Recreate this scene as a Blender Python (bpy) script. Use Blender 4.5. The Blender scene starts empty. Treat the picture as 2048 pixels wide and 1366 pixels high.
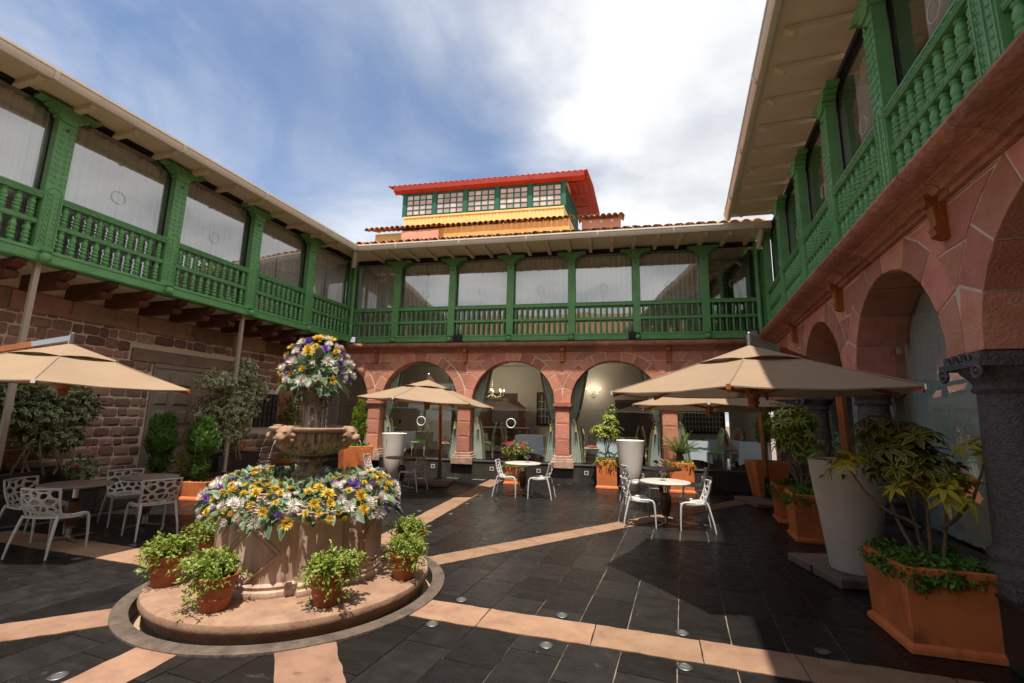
import bpy, bmesh, math, random
from mathutils import Matrix, Vector, Quaternion, noise
R_ = random.Random(7)
rad = math.radians
sc = bpy.context.scene
col = sc.collection

# ------------------------------------------------------------------ camera
cam = bpy.data.cameras.new('camera')
camo = bpy.data.objects.new('camera', cam)
col.objects.link(camo)
PITCH, YAW, ROLL = 0.1684, 0.2040, -0.0223
rot = Matrix.Rotation(YAW, 3, 'Z') @ Matrix.Rotation(PITCH, 3, 'X') @ Matrix.Rotation(ROLL, 3, 'Y')
bx_, by_, bz_ = rot.col[0], rot.col[2], -rot.col[1]
camo.matrix_world = Matrix(((bx_[0], by_[0], bz_[0], 0), (bx_[1], by_[1], bz_[1], 0), (bx_[2], by_[2], bz_[2], 1.75), (0, 0, 0, 1)))
cam.lens = 16.0
cam.sensor_width = 36.0
cam.sensor_fit = 'HORIZONTAL'
cam.clip_start = 0.05
cam.clip_end = 500
sc.camera = camo

# ------------------------------------------------------------------ world, sun, exposure
w = bpy.data.worlds.new('World')
sc.world = w
w.use_nodes = True
nt = w.node_tree
nt.nodes.clear()
N = nt.nodes.new
out = N('ShaderNodeOutputWorld')
sky = N('ShaderNodeTexSky')
sky.sky_type = 'NISHITA'
sky.sun_disc = False
sky.sun_elevation = rad(70.8)
sky.sun_rotation = rad(171)
sky.altitude = 900
sky.air_density = 1.0
sky.dust_density = 0.6
bg1 = N('ShaderNodeBackground')
bg1.inputs['Strength'].default_value = 0.108
bg2 = N('ShaderNodeBackground')
bg2.inputs['Strength'].default_value = 1.05
tc = N('ShaderNodeTexCoord')
sep = N('ShaderNodeSeparateXYZ')
nt.links.new(tc.outputs['Generated'], sep.inputs[0])
def wm(op, a, b, clamp=False):
    m = N('ShaderNodeMath'); m.operation = op; m.use_clamp = clamp
    for i, v in enumerate((a, b)):
        if v is None: continue
        if isinstance(v, (int, float)): m.inputs[i].default_value = v
        else: nt.links.new(v, m.inputs[i])
    return m.outputs[0]
zz = wm('ADD', wm('MAXIMUM', sep.outputs[2], 0.0), 0.12)
cx = wm('DIVIDE', sep.outputs[0], zz)
cy = wm('DIVIDE', sep.outputs[1], zz)
cmb = N('ShaderNodeCombineXYZ')
nt.links.new(cx, cmb.inputs[0]); nt.links.new(cy, cmb.inputs[1])
mp = N('ShaderNodeMapping')
mp.inputs['Rotation'].default_value = (0, 0, rad(118))
mp.inputs['Scale'].default_value = (0.75, 1.1, 1)
mp.inputs['Location'].default_value = (3.1, 1.7, 0)
nt.links.new(cmb.outputs[0], mp.inputs[0])
n1 = N('ShaderNodeTexNoise')
n1.inputs['Scale'].default_value = 0.9
n1.inputs['Detail'].default_value = 9
n1.inputs['Roughness'].default_value = 0.58
n1.inputs['Distortion'].default_value = 0.8
nt.links.new(mp.outputs[0], n1.inputs['Vector'])
n2 = N('ShaderNodeTexNoise')
n2.inputs['Scale'].default_value = 1.5
n2.inputs['Detail'].default_value = 6
n2.inputs['Roughness'].default_value = 0.5
nt.links.new(cmb.outputs[0], n2.inputs['Vector'])
# cloud cover: wisps to the left of the court, a thick bank to the right of it
azim = wm('ADD', wm('MULTIPLY', sep.outputs[0], 0.92), wm('MULTIPLY', sep.outputs[1], -0.28))
bank = N('ShaderNodeMapRange'); bank.interpolation_type = 'SMOOTHSTEP'
bank.inputs['From Min'].default_value = -0.50; bank.inputs['From Max'].default_value = -0.17
bank.inputs['To Min'].default_value = 0.0; bank.inputs['To Max'].default_value = 0.88
nt.links.new(wm('ADD', azim, wm('MULTIPLY', wm('SUBTRACT', n2.outputs['Fac'], 0.5), 0.5)), bank.inputs['Value'])
wis = N('ShaderNodeMapRange'); wis.interpolation_type = 'SMOOTHSTEP'
wis.inputs['From Min'].default_value = 0.30; wis.inputs['From Max'].default_value = 0.76
wis.inputs['To Min'].default_value = 0.0; wis.inputs['To Max'].default_value = 0.74
nt.links.new(n1.outputs['Fac'], wis.inputs['Value'])
cov = wm('ADD', wis.outputs[0], bank.outputs[0], True)
ccol = N('ShaderNodeValToRGB')
ccol.color_ramp.elements[0].position = 0.36; ccol.color_ramp.elements[0].color = (0.37, 0.385, 0.415, 1)
ccol.color_ramp.elements[1].position = 0.60; ccol.color_ramp.elements[1].color = (0.635, 0.635, 0.635, 1)
nt.links.new(n2.outputs['Fac'], ccol.inputs[0])
nt.links.new(ccol.outputs[0], bg2.inputs['Color'])
nt.links.new(sky.outputs[0], bg1.inputs['Color'])
mx = N('ShaderNodeMixShader')
nt.links.new(cov, mx.inputs[0]); nt.links.new(bg1.outputs[0], mx.inputs[1]); nt.links.new(bg2.outputs[0], mx.inputs[2])
nt.links.new(mx.outputs[0], out.inputs[0])

sun = bpy.data.lights.new('sun', 'SUN')
sun.energy = 3.75
sun.angle = rad(0.53)
sun.color = (1.0, 0.93, 0.82)
suno = bpy.data.objects.new('sun', sun)
col.objects.link(suno)
suno.location = (0, -4, 20)
suno.rotation_euler = Vector((-0.045, 0.345, -1.0)).to_track_quat('-Z', 'Y').to_euler()

vs = sc.view_settings
sc.display_settings.display_device = 'sRGB'
vs.view_transform = 'Standard'
vs.look = 'None'
vs.exposure = 0.82
vs.gamma = 1.0
vs.use_curve_mapping = False
sc.render.engine = 'CYCLES'
sc.cycles.max_bounces = 8
sc.cycles.transparent_max_bounces = 12
sc.cycles.use_denoising = True
sc.cycles.sample_clamp_indirect = 6.0
sc.cycles.caustics_reflective = False
sc.cycles.caustics_refractive = False

# ------------------------------------------------------------------ materials
MATS = {}
def mat(name, base, rough=0.6, var=0.0, bump=0.0, bscale=20.0, spec=0.4, metal=0.0, noise_col=None, nscale=6.0, nlo=0.35, nhi=0.7,
        edge=None, trans=0.0, stretch=None, detail=6.0, rvar=0.0, hue=0.0, geo=False, vor=0.0, fleck=None):
    """Principled material: base colour varied per object (var), blotched by noise towards noise_col, relief from noise."""
    m = bpy.data.materials.new(name); m.use_nodes = True
    t = m.node_tree; nd = t.nodes; lk = t.links.new
    b = nd['Principled BSDF']
    b.inputs['Roughness'].default_value = rough
    b.inputs['Specular IOR Level'].default_value = spec
    b.inputs['Metallic'].default_value = metal
    tcn = nd.new('ShaderNodeTexCoord')
    if geo:
        g = nd.new('ShaderNodeNewGeometry'); vec = g.outputs['Position']
    else:
        vec = tcn.outputs['Object']
    if stretch:
        mpn = nd.new('ShaderNodeMapping'); mpn.inputs['Scale'].default_value = stretch
        lk(vec, mpn.inputs[0]); vec = mpn.outputs[0]
    oi = nd.new('ShaderNodeObjectInfo')
    # shift the pattern per object so that alike pieces differ
    if not geo:
        ad = nd.new('ShaderNodeVectorMath'); ad.operation = 'ADD'
        sc_ = nd.new('ShaderNodeMath'); sc_.operation = 'MULTIPLY'; sc_.inputs[1].default_value = 37.0
        lk(oi.outputs['Random'], sc_.inputs[0]); lk(vec, ad.inputs[0]); lk(sc_.outputs[0], ad.inputs[1]); vec = ad.outputs[0]
    cur = None
    rgb = nd.new('ShaderNodeRGB'); rgb.outputs[0].default_value = (*base, 1); cur = rgb.outputs[0]
    if edge:
        at = nd.new('ShaderNodeAttribute'); at.attribute_name = 'edge'
        mxn = nd.new('ShaderNodeMix'); mxn.data_type = 'RGBA'
        rm = nd.new('ShaderNodeMapRange'); rm.inputs['From Min'].default_value = edge[1]; rm.inputs['From Max'].default_value = edge[2]
        lk(at.outputs['Fac'], rm.inputs['Value']); lk(rm.outputs[0], mxn.inputs['Factor'])
        lk(cur, mxn.inputs['A']); mxn.inputs['B'].default_value = (*edge[0], 1); cur = mxn.outputs['Result']
    if noise_col:
        nn = nd.new('ShaderNodeTexNoise'); nn.inputs['Scale'].default_value = nscale; nn.inputs['Detail'].default_value = detail
        nn.inputs['Roughness'].default_value = 0.62
        lk(vec, nn.inputs['Vector'])
        mr = nd.new('ShaderNodeMapRange'); mr.inputs['From Min'].default_value = nlo; mr.inputs['From Max'].default_value = nhi
        lk(nn.outputs['Fac'], mr.inputs['Value'])
        mxn = nd.new('ShaderNodeMix'); mxn.data_type = 'RGBA'
        lk(mr.outputs[0], mxn.inputs['Factor']); lk(cur, mxn.inputs['A']); mxn.inputs['B'].default_value = (*noise_col, 1); cur = mxn.outputs['Result']
        if rvar:
            r2 = nd.new('ShaderNodeMapRange'); r2.inputs['To Min'].default_value = rough; r2.inputs['To Max'].default_value = rough + rvar
            lk(mr.outputs[0], r2.inputs['Value']); lk(r2.outputs[0], b.inputs['Roughness'])
    if fleck:      # pale scuffs and chips, thin streaks with a shape of their own
        fm = nd.new('ShaderNodeMapping'); fm.inputs['Scale'].default_value = fleck[1]; lk(vec, fm.inputs[0])
        fn = nd.new('ShaderNodeTexNoise'); fn.inputs['Scale'].default_value = 1.0; fn.inputs['Detail'].default_value = 7; fn.inputs['Roughness'].default_value = 0.7; fn.inputs['Distortion'].default_value = 0.6
        lk(fm.outputs[0], fn.inputs['Vector'])
        fr_ = nd.new('ShaderNodeMapRange'); fr_.inputs['From Min'].default_value = fleck[2]; fr_.inputs['From Max'].default_value = fleck[3]
        lk(fn.outputs['Fac'], fr_.inputs['Value'])
        mxn = nd.new('ShaderNodeMix'); mxn.data_type = 'RGBA'
        lk(fr_.outputs[0], mxn.inputs['Factor']); lk(cur, mxn.inputs['A']); mxn.inputs['B'].default_value = (*fleck[0], 1); cur = mxn.outputs['Result']
    if var or hue:
        hs = nd.new('ShaderNodeHueSaturation')
        src = oi.outputs['Random']
        if edge:
            a2 = nd.new('ShaderNodeAttribute'); a2.attribute_name = 'rnd'; src = a2.outputs['Fac']
        v1 = nd.new('ShaderNodeMapRange'); v1.inputs['To Min'].default_value = 1 - var; v1.inputs['To Max'].default_value = 1 + var
        lk(src, v1.inputs['Value']); lk(v1.outputs[0], hs.inputs['Value'])
        if hue:
            f = nd.new('ShaderNodeMath'); f.operation = 'FRACT'
            mm = nd.new('ShaderNodeMath'); mm.operation = 'MULTIPLY'; mm.inputs[1].default_value = 7.31
            lk(src, mm.inputs[0]); lk(mm.outputs[0], f.inputs[0])
            v2 = nd.new('ShaderNodeMapRange'); v2.inputs['To Min'].default_value = 0.5 - hue; v2.inputs['To Max'].default_value = 0.5 + hue
            lk(f.outputs[0], v2.inputs['Value']); lk(v2.outputs[0], hs.inputs['Hue'])
        lk(cur, hs.inputs['Color']); cur = hs.outputs[0]
    lk(cur, b.inputs['Base Color'])
    if bump:
        nb = nd.new('ShaderNodeTexNoise'); nb.inputs['Scale'].default_value = bscale; nb.inputs['Detail'].default_value = 8
        nb.inputs['Roughness'].default_value = 0.65
        lk(vec, nb.inputs['Vector'])
        h = nb.outputs['Fac']
        if vor:
            vo = nd.new('ShaderNodeTexVoronoi'); vo.inputs['Scale'].default_value = bscale * vor
            lk(vec, vo.inputs['Vector'])
            ma = nd.new('ShaderNodeMath'); ma.operation = 'ADD'; lk(h, ma.inputs[0]); lk(vo.outputs['Distance'], ma.inputs[1]); h = ma.outputs[0]
        bp = nd.new('ShaderNodeBump'); bp.inputs['Strength'].default_value = 1.0; bp.inputs['Distance'].default_value = bump
        lk(h, bp.inputs['Height']); lk(bp.outputs[0], b.inputs['Normal'])
    if trans:
        tr = nd.new('ShaderNodeBsdfTranslucent'); lk(cur, tr.inputs['Color'])
        ms = nd.new('ShaderNodeMixShader'); ms.inputs[0].default_value = trans
        lk(b.outputs[0], ms.inputs[1]); lk(tr.outputs[0], ms.inputs[2]); lk(ms.outputs[0], nd['Material Output'].inputs[0])
    MATS[name] = m
    return m

def emis(name, c, s):
    m = bpy.data.materials.new(name); m.use_nodes = True
    b = m.node_tree.nodes['Principled BSDF']
    b.inputs['Base Color'].default_value = (*c, 1); b.inputs['Emission Color'].default_value = (*c, 1); b.inputs['Emission Strength'].default_value = s
    MATS[name] = m
    return m

def glass(name, tint, ior, lo=0.0):
    m = bpy.data.materials.new(name); m.use_nodes = True
    t = m.node_tree; nd = t.nodes; lk = t.links.new
    nd.remove(nd['Principled BSDF'])
    g = nd.new('ShaderNodeBsdfGlossy'); g.inputs['Roughness'].default_value = 0.0; g.inputs['Color'].default_value = (0.95, 0.97, 0.96, 1)
    tr = nd.new('ShaderNodeBsdfTransparent'); tr.inputs['Color'].default_value = (*tint, 1)
    # Schlick reflectance, the same from both sides of the pane
    gm = nd.new('ShaderNodeNewGeometry'); dt = nd.new('ShaderNodeVectorMath'); dt.operation = 'DOT_PRODUCT'
    lk(gm.outputs['Incoming'], dt.inputs[0]); lk(gm.outputs['Normal'], dt.inputs[1])
    ab = nd.new('ShaderNodeMath'); ab.operation = 'ABSOLUTE'; lk(dt.outputs['Value'], ab.inputs[0])
    om = nd.new('ShaderNodeMath'); om.operation = 'SUBTRACT'; om.inputs[0].default_value = 1.0; lk(ab.outputs[0], om.inputs[1])
    pw = nd.new('ShaderNodeMath'); pw.operation = 'POWER'; pw.inputs[1].default_value = ior; lk(om.outputs[0], pw.inputs[0])
    mr = nd.new('ShaderNodeMapRange'); mr.inputs['To Min'].default_value = lo; mr.inputs['To Max'].default_value = 1.0
    lk(pw.outputs[0], mr.inputs['Value'])
    nzt = nd.new('ShaderNodeTexNoise'); nzt.inputs['Scale'].default_value = 0.9; nzt.inputs['Detail'].default_value = 1
    tcn = nd.new('ShaderNodeTexCoord'); lk(tcn.outputs['Object'], nzt.inputs['Vector'])
    bp = nd.new('ShaderNodeBump'); bp.inputs['Distance'].default_value = 0.004; bp.inputs['Strength'].default_value = 1
    lk(nzt.outputs['Fac'], bp.inputs['Height']); lk(bp.outputs[0], g.inputs['Normal'])
    ms = nd.new('ShaderNodeMixShader'); lk(mr.outputs[0], ms.inputs[0]); lk(tr.outputs[0], ms.inputs[1]); lk(g.outputs[0], ms.inputs[2])
    lk(ms.outputs[0], nd['Material Output'].inputs[0])
    MATS[name] = m
    return m

mat('green', (0.155, 0.395, 0.150), 0.42, bump=0.0025, bscale=9, noise_col=(0.110, 0.30, 0.110), nscale=3.0, nlo=0.38, nhi=0.72, fleck=((0.34, 0.44, 0.32), (11, 11, 11), 0.69, 0.76), spec=0.45, geo=True)
mat('green_dark', (0.028, 0.12, 0.045), 0.45, bump=0.002, bscale=12, geo=True)
mat('cream', (0.80, 0.69, 0.53), 0.6, noise_col=(0.72, 0.60, 0.44), nscale=1.4, bump=0.0015, bscale=7, geo=True)
mat('cream_gutter', (0.78, 0.71, 0.60), 0.4, noise_col=(0.70, 0.62, 0.50), nscale=1.6, geo=True)
mat('pink_stone', (0.62, 0.268, 0.182), 0.88, var=0.24, hue=0.007, bump=0.006, bscale=16, noise_col=(0.50, 0.19, 0.12), nscale=4, vor=2.4)
mat('cornice_stone', (0.46, 0.205, 0.142), 0.9, var=0.18, hue=0.008, bump=0.016, bscale=9, noise_col=(0.30, 0.13, 0.09), nscale=5, vor=2.0)
mat('plinth_stone', (0.58, 0.38, 0.29), 0.85, var=0.1, bump=0.008, bscale=18, noise_col=(0.30, 0.18, 0.13), nscale=7)
mat('mortar_light', (0.78, 0.62, 0.50), 0.95, bump=0.006, bscale=30, noise_col=(0.60, 0.45, 0.35), nscale=5, geo=True)
mat('rubble_stone', (0.40, 0.238, 0.172), 0.85, var=0.42, hue=0.022, bump=0.010, bscale=9, noise_col=(0.26, 0.152, 0.115), nscale=4)
mat('rubble_far', (0.39, 0.232, 0.168), 0.85, bump=0.010, bscale=9, noise_col=(0.24, 0.145, 0.115), nscale=3.2, geo=True)
mat('rubble_mortar', (0.80, 0.61, 0.46), 0.95, bump=0.01, bscale=30, geo=True)
mat('dark_column', (0.15, 0.122, 0.12), 0.8, bump=0.012, bscale=45, noise_col=(0.085, 0.07, 0.073), nscale=25, vor=1.2)
mat('slate', (0.0150, 0.0134, 0.0130), 0.27, var=0.30, bump=0.006, bscale=6, noise_col=(0.027, 0.024, 0.0225), nscale=3.2, nlo=0.42, nhi=0.8, spec=0.19, rvar=0.28, stretch=(0.6, 1.7, 1), fleck=((0.10, 0.088, 0.078), (5.0, 1.6, 1), 0.64, 0.80))
mat('slate_mortar', (0.30, 0.24, 0.18), 0.9, bump=0.008, bscale=30, noise_col=(0.10, 0.08, 0.07), nscale=4, geo=True)
mat('band_stone', (0.32, 0.190, 0.118), 0.85, var=0.14, hue=0.008, bump=0.014, bscale=8, noise_col=(0.21, 0.112, 0.068), nscale=4.5, nlo=0.38, nhi=0.8, fleck=((0.15, 0.08, 0.05), (9, 9, 9), 0.60, 0.74))
mat('granite', (0.030, 0.026, 0.025), 0.42, var=0.25, bump=0.004, bscale=12, noise_col=(0.055, 0.048, 0.043), nscale=4, rvar=0.2)
mat('platform_slate', (0.022, 0.021, 0.022), 0.3, bump=0.004, bscale=6, geo=True)
mat('ring_stone', (0.078, 0.057, 0.044), 0.9, bump=0.012, bscale=28, noise_col=(0.165, 0.12, 0.09), nscale=8, geo=True)
mat('fountain_top', (0.345, 0.215, 0.140), 0.85, bump=0.008, bscale=22, noise_col=(0.22, 0.115, 0.072), nscale=6, nlo=0.38, nhi=0.78, geo=True, fleck=((0.16, 0.085, 0.055), (7, 7, 7), 0.60, 0.74))
mat('fountain_body', (0.56, 0.40, 0.31), 0.85, bump=0.007, bscale=26, noise_col=(0.33, 0.21, 0.155), nscale=3.2, nlo=0.42, nhi=0.72, stretch=(2.2, 2.2, 0.55), geo=True)
mat('fountain_wet', (0.42, 0.31, 0.235), 0.5, bump=0.01, bscale=26, noise_col=(0.065, 0.05, 0.034), nscale=9, nlo=0.42, nhi=0.62, stretch=(2.6, 2.6, 0.35), geo=True)
mat('trough_wall', (0.16, 0.13, 0.095), 0.8, bump=0.01, bscale=20, noise_col=(0.085, 0.08, 0.055), nscale=5, geo=True)
mat('trough_sand', (0.42, 0.29, 0.19), 0.9, bump=0.01, bscale=30, geo=True)
mat('terracotta', (0.36, 0.105, 0.035), 0.55, var=0.12, bump=0.003, bscale=25, noise_col=(0.27, 0.075, 0.026), nscale=9)
mat('orange', (0.70, 0.20, 0.058), 0.65, var=0.08, bump=0.003, bscale=14, noise_col=(0.38, 0.095, 0.036), nscale=2.2, nlo=0.40, nhi=0.80, fleck=((0.26, 0.070, 0.032), (2.5, 2.5, 1.0), 0.56, 0.74))
mat('white_pot', (0.80, 0.73, 0.66), 0.5, bump=0.001, bscale=10, noise_col=(0.72, 0.65, 0.58), nscale=3)
mat('canvas', (0.345, 0.240, 0.155), 0.85, trans=0.10, bump=0.0012, bscale=60, noise_col=(0.31, 0.213, 0.137), nscale=2.0)
mat('orange_wood', (0.42, 0.125, 0.025), 0.35, var=0.15, noise_col=(0.24, 0.062, 0.014), nscale=9, stretch=(6, 6, 0.7), spec=0.5)
mat('brown_wood', (0.15, 0.052, 0.032), 0.6, var=0.25, bump=0.006, bscale=20, noise_col=(0.062, 0.023, 0.015), nscale=7, stretch=(5, 0.8, 5))
mat('table_wood', (0.115, 0.040, 0.020), 0.35, noise_col=(0.065, 0.022, 0.011), nscale=10, stretch=(4, 4, 0.5))
mat('door_paint', (0.36, 0.27, 0.21), 0.5, bump=0.002, bscale=20, noise_col=(0.32, 0.24, 0.185), nscale=3)
mat('lintel', (0.33, 0.215, 0.15), 0.7, bump=0.003, bscale=10, noise_col=(0.19, 0.12, 0.085), nscale=2)
mat('chair_white', (0.55, 0.53, 0.51), 0.35, spec=0.5)
mat('table_white', (0.50, 0.45, 0.41), 0.4, noise_col=(0.60, 0.52, 0.47), nscale=3)
mat('table_brown', (0.34, 0.255, 0.215), 0.45, noise_col=(0.26, 0.19, 0.16), nscale=4)
mat('steel', (0.55, 0.52, 0.50), 0.3, metal=1.0)
mat('steel_dark', (0.16, 0.15, 0.15), 0.4, metal=1.0)
mat('pole_paint', (0.42, 0.35, 0.29), 0.4)
mat('iron', (0.018, 0.017, 0.017), 0.6)
mat('tile', (0.60, 0.25, 0.10), 0.85, var=0.38, hue=0.02, bump=0.01, bscale=15, noise_col=(0.22, 0.10, 0.06), nscale=6)
mat('red_roof', (0.42, 0.05, 0.024), 0.55, noise_col=(0.36, 0.03, 0.018), nscale=2, stretch=(1, 1, 1))
mat('yellow', (0.88, 0.62, 0.26), 0.6, noise_col=(0.84, 0.54, 0.18), nscale=2, bump=0.002, bscale=8)
mat('tower_cornice', (0.84, 0.44, 0.14), 0.65, noise_col=(0.76, 0.34, 0.10), nscale=2)
mat('tower_green', (0.018, 0.115, 0.066), 0.5)
mat('tower_pane', (0.50, 0.40, 0.38), 0.3, var=0.3, noise_col=(0.62, 0.55, 0.54), nscale=1.4)
mat('peach', (0.74, 0.36, 0.24), 0.7, noise_col=(0.66, 0.28, 0.17), nscale=2)
mat('curtain_white', (0.80, 0.79, 0.77), 0.9, trans=0.2)
mat('curtain_mint', (0.74, 0.81, 0.75), 0.9, trans=0.3, noise_col=(0.68, 0.75, 0.69), nscale=1.5)
mat('curtain_olive', (0.22, 0.21, 0.12), 0.9)
mat('tassel', (0.45, 0.33, 0.14), 0.8)
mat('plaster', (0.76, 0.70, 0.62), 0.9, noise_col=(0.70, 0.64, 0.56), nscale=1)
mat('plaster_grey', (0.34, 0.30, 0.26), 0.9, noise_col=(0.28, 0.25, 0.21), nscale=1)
mat('ceiling', (0.50, 0.46, 0.40), 0.9)
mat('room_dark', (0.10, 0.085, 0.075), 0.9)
mat('cloth_blue', (0.70, 0.79, 0.88), 0.9, trans=0.1, bump=0.003, bscale=5)
mat('seat_green', (0.14, 0.58, 0.07), 0.45)
mat('seat_red', (0.38, 0.095, 0.075), 0.5)
mat('gilt', (0.60, 0.55, 0.36), 0.45, noise_col=(0.30, 0.27, 0.16), nscale=12)
mat('sideboard', (0.06, 0.022, 0.012), 0.4, noise_col=(0.035, 0.014, 0.008), nscale=6)
mat('marble', (0.55, 0.53, 0.50), 0.3)
mat('soil', (0.045, 0.027, 0.017), 0.95, bump=0.02, bscale=40)
mat('slab_grey', (0.235, 0.180, 0.140), 0.9, var=0.2, bump=0.012, bscale=14, noise_col=(0.15, 0.11, 0.085), nscale=5)
mat('etch', (0.74, 0.72, 0.69), 0.7)
mat('etch_white', (0.66, 0.66, 0.64), 0.7)
mat('fixture', (0.55, 0.50, 0.43), 0.4)
mat('black_plastic', (0.012, 0.012, 0.013), 0.5)
mat('lens_glass', (0.10, 0.12, 0.115), 0.25, spec=0.6)
mat('trim_steel', (0.22, 0.20, 0.19), 0.45, metal=0.9)
mat('bark', (0.115, 0.070, 0.040), 0.9, bump=0.01, bscale=40, noise_col=(0.20, 0.14, 0.085), nscale=14)
mat('bark_pale', (0.24, 0.165, 0.095), 0.85, bump=0.008, bscale=50, noise_col=(0.15, 0.10, 0.06), nscale=20)
G = lambda n, a, b, lo, hi, var=0.3, hue=0.02, tr=0.25, rough=0.45: mat(n, a, rough, edge=(b, lo, hi), var=var, hue=hue, trans=tr, spec=0.4)
G('ivy_leaf', (0.165, 0.205, 0.095), (0.74, 0.71, 0.46), 0.32, 0.80, 0.3)
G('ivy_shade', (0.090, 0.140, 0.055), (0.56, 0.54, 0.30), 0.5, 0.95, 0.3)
G('conifer_dark', (0.075, 0.155, 0.036), (0.17, 0.30, 0.06), 0.3, 1.0, 0.4)
G('conifer_bright', (0.115, 0.20, 0.022), (0.30, 0.36, 0.03), 0.3, 1.0, 0.35)
G('pot_leaf', (0.190, 0.260, 0.035), (0.28, 0.34, 0.06), 0.2, 1.0, 0.35, 0.03)
G('cover_leaf', (0.095, 0.20, 0.030), (0.15, 0.28, 0.045), 0.2, 1.0, 0.35, 0.02)
G('lime_leaf', (0.24, 0.30, 0.035), (0.34, 0.38, 0.05), 0.2, 1.0, 0.3, 0.02)
G('scheff_leaf', (0.13, 0.205, 0.040), (0.52, 0.48, 0.08), 0.50, 0.95, 0.4, 0.02)
G('scheff_dark', (0.080, 0.115, 0.032), (0.52, 0.42, 0.07), 0.50, 1.0, 0.35, 0.02)
G('scheff_gold', (0.46, 0.36, 0.028), (0.62, 0.50, 0.055), 0.3, 1.0, 0.25, 0.01)
G('euca_leaf', (0.105, 0.170, 0.075), (0.26, 0.33, 0.20), 0.6, 1.0, 0.35, 0.03, 0.2)
G('palm_leaf', (0.115, 0.180, 0.035), (0.26, 0.30, 0.07), 0.4, 1.0, 0.3)
G('bush_leaf', (0.150, 0.180, 0.030), (0.33, 0.32, 0.07), 0.4, 1.0, 0.35, 0.03)
G('agave', (0.40, 0.30, 0.035), (0.55, 0.42, 0.06), 0.3, 1.0, 0.2)
G('succulent', (0.040, 0.036, 0.020), (0.070, 0.055, 0.03), 0.3, 1.0, 0.3)
G('petal_yellow', (0.72, 0.44, 0.022), (0.78, 0.58, 0.10), 0.2, 1.0, 0.15, 0.01, 0.2)
G('petal_white', (0.78, 0.66, 0.57), (0.82, 0.78, 0.75), 0.15, 0.9, 0.08, 0.0, 0.2)
G('petal_purple', (0.115, 0.018, 0.36), (0.19, 0.045, 0.48), 0.3, 1.0, 0.3, 0.03, 0.15)
G('petal_pink', (0.62, 0.035, 0.10), (0.70, 0.10, 0.20), 0.3, 1.0, 0.3, 0.02, 0.15)
emis('bulb', (1.0, 0.62, 0.25), 9.0)
emis('lamp_screen', (0.62, 0.60, 0.62), 0.35)
mat('sign_red', (0.55, 0.03, 0.02), 0.5)
mat('sign_white', (0.75, 0.74, 0.72), 0.5)
glass('gallery_glass', (0.93, 0.93, 0.91), 4.0, 0.30)
glass('arch_glass', (0.93, 0.96, 0.94), 4.0, 0.08)
glass('arch_glass_right', (0.88, 0.93, 0.90), 4.0, 0.20)
glass('vase_glass', (0.9, 0.95, 0.92), 5.0, 0.05)
def water_mat():
    m = bpy.data.materials.new('water'); m.use_nodes = True
    b = m.node_tree.nodes['Principled BSDF']
    b.inputs['Base Color'].default_value = (0.9, 0.95, 0.97, 1); b.inputs['Roughness'].default_value = 0.05
    b.inputs['Transmission Weight'].default_value = 0.75; b.inputs['IOR'].default_value = 1.33
    MATS['water'] = m
water_mat()

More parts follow.
